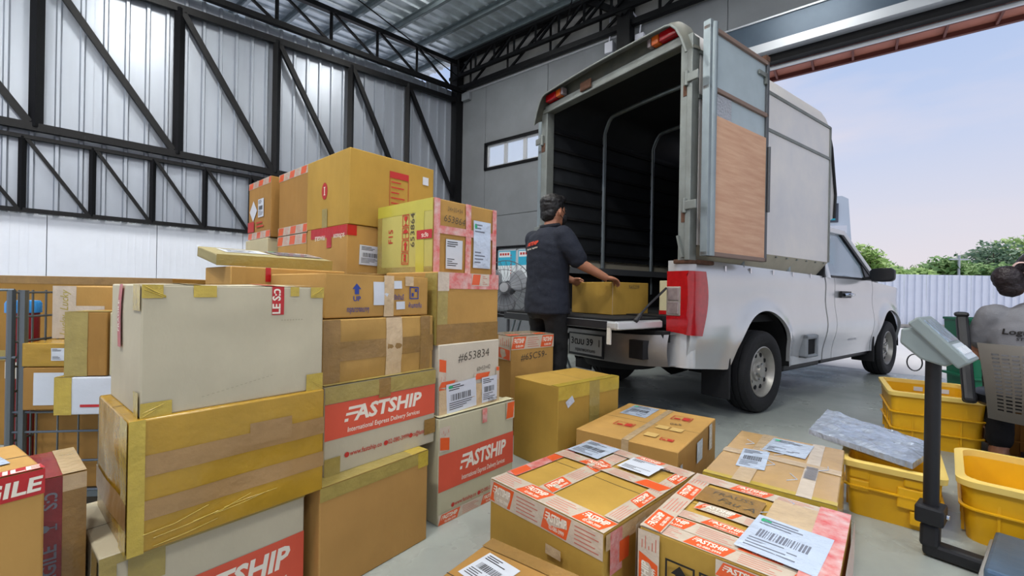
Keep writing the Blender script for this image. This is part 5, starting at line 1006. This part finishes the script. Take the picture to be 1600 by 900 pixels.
# green bin behind the chair
GRN = mat('green_plastic', '11694a', .45, var=.06)
gb = empty('storage_bin', (3.75, 3.55, 0), R(-20), 'dark green plastic bin behind the office chair', 'bin')
m = MB(); P0 = rrect(.5, .4, .03); m.loft([[(.25 + (a - .25) * s_, .2 + (b - .2) * s_, z) for a, b in P0] for z, s_ in ((0, .88), (.8, 1.0))], cap=False); m.loft([[(.25 + (a - .25) * s_, .2 + (b - .2) * s_, z) for a, b in P0] for z, s_ in ((.02, .84), (.8, .96))], cap=False); m.add([(.25 + (a - .25) * .88, .2 + (b - .2) * .88, .01) for a, b in P0], [tuple(range(len(P0)))]); m.build('body', GRN, gb, smooth=40)
for z in (.3, .55, .78): m = MB(); m.loft([[(.25 + (a - .25) * s_, .2 + (b - .2) * s_, zz) for a, b in P0] for zz, s_ in ((z, .9 + .1 * z), (z + .002, 1.03), (z + .02, 1.03), (z + .022, .9 + .1 * z))], cap=False); m.build('band', GRN, gb)
# ============================================================ back: fan and table
fn = empty('stand_fan', (-.06, 4.62, 0), R(-14), 'grey stand fan with three blades beside the low window', 'fan')
FG_ = mat('fan_grey', '7e8389', .5); FD = mat('fan_dark_grey', '4e5258', .5)
fz = .995
m = MB()
for k in range(28): a = 2 * math.pi * k / 28; m.tube([(.05 * math.cos(a), -.10, fz + .05 * math.sin(a)), (.2 * math.cos(a), -.095, fz + .2 * math.sin(a)), (.28 * math.cos(a), -.04, fz + .28 * math.sin(a)), (.2 * math.cos(a), .05, fz + .2 * math.sin(a)), (.07 * math.cos(a), .06, fz + .07 * math.sin(a))], .0018, 4)
for r_, y in ((.285, -.04), (.19, -.097), (.06, -.102)): m.tube([(r_ * math.cos(t), y, fz + r_ * math.sin(t)) for t in [2 * math.pi * k / 40 for k in range(41)]], .005 if r_ > .2 else .003, 6)
m.build('guard', FD, fn, smooth=True)
for k in range(3):
    a0 = 2 * math.pi * k / 3 + .5; m = MB(); m.grid(lambda u, v: ((.06 + .19 * u) * math.cos(a0 + (v - .5) * (.55 + .9 * math.sin(math.pi * (.2 + .75 * u)))), -.04 + .05 * (v - .5), fz + (.06 + .19 * u) * math.sin(a0 + (v - .5) * (.55 + .9 * math.sin(math.pi * (.2 + .75 * u))))), 8, 8); o = m.build('blade', FG_, fn, smooth=True); s_ = o.modifiers.new('t', 'SOLIDIFY'); s_.thickness = .004
m = MB(); m.lathe([(0, -.11), (.045, -.108), (.055, -.09), (.06, -.03), (0, -.03)], 'y', 20, (0, 0, fz)); m.build('hub', mat('fan_hub', '9a9da2', .5), fn, smooth=40)
m = MB(); m.lathe([(0, .20), (.06, .19), (.08, .12), (.075, .06), (0, .06)], 'y', 18, (0, 0, fz)); m.build('motor', FD, fn, smooth=40); m = MB(); m.tube([(0, .1, 0), (0, .1, fz - .05)], .018, 10); m.build('pole', FD, fn, smooth=True); m = MB(); m.lathe([(0, .04), (.05, .04), (.2, .015), (.21, 0), (0, 0)], 'z', 24, (0, .1, 0)); m.build('base', FD, fn, smooth=40)
tb = empty('folding_table', (.25, 5.2, 0), R(-10), 'black topped folding table behind the worker, thin metal legs', 'table')
MB().box((-.42, -.3, .66), (.5, .3, .735)).build('table_top', BLKPL, tb, bevel=.01)
for x in (-.3, .4):
    for y in (-.24, .24): m = MB(); m.tube([(x * .55, y, .66), (x * 1.15, y, 0)], .014, 8); m.build('leg', GALV, tb, smooth=True)
    m = MB(); m.tube([(x * .85, -.24, .33), (x * .85, .24, .33)], .010, 6); m.build('leg_brace', GALV, tb)
m = MB(); m.tube([(-.16, 0, .62), (.22, 0, .62)], .012, 6); m.build('spreader', GALV, tb)
wb_ = empty('floor_scrap', (.88, 5.1, 0), R(25), 'small white scrap lying on floor left of the truck bumper', 'scrap'); m = MB(); m.loft([[(x, y * s_, .022 + .02 * math.sin(t) * s_) for t, y in [(t, .04 * math.cos(t)) for t in [2 * math.pi * k / 10 for k in range(10)]]] for x, s_ in ((-.09, .5), (-.05, 1), (.03, .8), (.09, .4))]); m.build('crumpled_paper', PAPER, wb_, smooth=True)
# ============================================================ wire trolley with parcels at the left
WIRE = mat('zinc_wire', '6d7478', .35, .8)
tr_ = empty('wire_trolley', (-2.0, 1.74, 0), R(8), 'zinc wire roll trolley holding small parcels', 'trolley')
TW, TD, TH = .66, .58, .93
for (x, y) in ((0, 0), (TW, 0), (0, TD), (TW, TD)):
    for dx in (0, .045): m = MB(); m.tube([(x + dx, y, .08), (x + dx, y, TH if x < .5 else .44)], .013, 8); m.build('corner_tube', WIRE, tr_, smooth=True)
def wires(L, r_, name):
    for a, b in L: m = MB(); m.tube([a, b], r_, 6, True); m.build(name, WIRE, tr_, smooth=True)
wires([((0, 0, z), (TW, 0, z)) for z in (.12, .24, .36, .44)], .005, 'front_wire'); wires([((k * .075 + .02, 0, .12), (k * .075 + .02, 0, .44)) for k in range(1, 9)], .0035, 'front_bar')
wires([((0, 0, z), (0, TD, z)) for z in [.12 + .1 * k for k in range(9)]], .005, 'side_wire'); wires([((0, k * .06 + .03, .12), (0, k * .06 + .03, TH)) for k in range(9)], .004, 'side_bar'); wires([((0, TD, z), (TW, TD, z)) for z in (.12, .3, .44)], .005, 'back_wire')
wires([((.01, 0, TH - .0), (-.05, -.02, TH)), ((.02, 0, .66), (-.06, -.02, .66))], .006, 'side_hook')
MB().box((0, 0, .09), (TW, TD, .115)).build('base_tray', WIRE, tr_)
for (x, y) in ((.08, .08), (TW - .08, .08), (.08, TD - .08), (TW - .08, TD - .08)): m = MB(); m.lathe([(0, -.015), (.04, -.015), (.045, 0), (.04, .015), (0, .015)], 'x', 14, (x, y, .045)); m.build('caster', RUBBER, tr_)
def TR(x, y): a = R(8); return (-2.0 + x * math.cos(a) - y * math.sin(a), 1.74 + x * math.sin(a) + y * math.cos(a))
TG = 'parcels in the wire trolley'
def tc_(label, x, y, z, yaw, w, d, h, m, **k): p = TR(x, y); return Carton(label, p[0], p[1], z, 8 + yaw, w, d, h, m, k.pop('bulge', .003), group=TG, **k)
tc_('brown carton at the bottom of the wire trolley', .06, .03, .116, 0, .26, .50, .33, KRAFT2); tc_('ochre carton at the bottom right of the wire trolley', .34, .03, .116, 0, .28, .50, .33, OCHRE)
c = tc_('white carton with yellow taped end lying in the trolley', .235, -.10, .452, 0, .37, .60, .145, PAPER); c.patches([('front', 0, 0, .06, .145), ('top', 0, 0, .06, .60), ('left', 0, 0, .60, .145)], YTAPE); c.patches([('front', .09, .03, .30, .04)], RTAPE)
c = tc_('brown and white carton low at the trolley post', .06, -.02, .452, 0, .165, .50, .17, KRAFT2); c.patches([('front', .04, .02, .165, .15)], PAPER, 'white_panel')
c = tc_('flat yellow taped parcel under the script-taped carton in the trolley', .055, -.02, .625, 0, .17, .52, .095, GOLD); c.label('front', .13, .05, .05, .05, 0, dot=False, bars=False)
c = tc_('brown carton with white script-printed tape, topmost in the trolley', .05, .12, .724, 0, .42, .30, .225, KRAFT); c.patches([('front', 0, 0, .09, .225), ('left', 0, 0, .30, .225)], FTAPE, 'script_tape'); c.patches([('front', .09, .09, .2, .14)], FTAPE, 'script_tape')
v, f, w = text_geo('Lucky  Lucky', 0, .3); c.geo('front', .06, .01, 90, [([(p[0] / w * .2, p[1] * .045) for p in v], f)], mat('gold_ink', 'a99a3e', .5), 'script')
c = tc_('upright brown carton bound with olive tape in the trolley', .26, -.09, .60, 0, .145, .19, .25, KRAFT2); c.patches([('front', 0, 0, .08, .25), ('left', 0, 0, .19, .25), ('top', 0, 0, .145, .1)], OTAPE)
c = tc_('upright pale carton with red print beside the grey-white carton', .415, -.09, .60, 0, .15, .19, .25, PALE); c.rects('front', .06, .15, 0, [(-.04, -.05, -.035, .05), (-.04, .045, .04, .05), (.035, -.05, .04, .05), (-.03, -.03, .03, -.02), (-.03, 0, .02, .01)], REDINK, 'red_print'); c.patches([('front', .11, 0, .15, .25)], YTAPE); c.label('top', .08, .09, .12, .12, 0, bars=False, dot=False)
cn = empty('canister', (-2.13, 1.90, .0), 0, 'red canister with bright blue lid standing behind the trolley post', 'canister')
m = MB(); m.lathe([(0, 0), (.045, 0), (.05, .01), (.05, .83), (.0, .83)], 'z', 24); m.build('can', mat('can_red', '8d1a24', .35), cn, smooth=40); m = MB(); m.lathe([(0, .885), (.05, .882), (.056, .87), (.056, .83), (.05, .83)], 'z', 24); m.build('lid', mat('lid_blue', '2f86c9', .4), cn, smooth=40); m = MB(); m.lathe([(.051, .55), (.051, .62)], 'z', 24); m.build('white_band', WINK, cn)
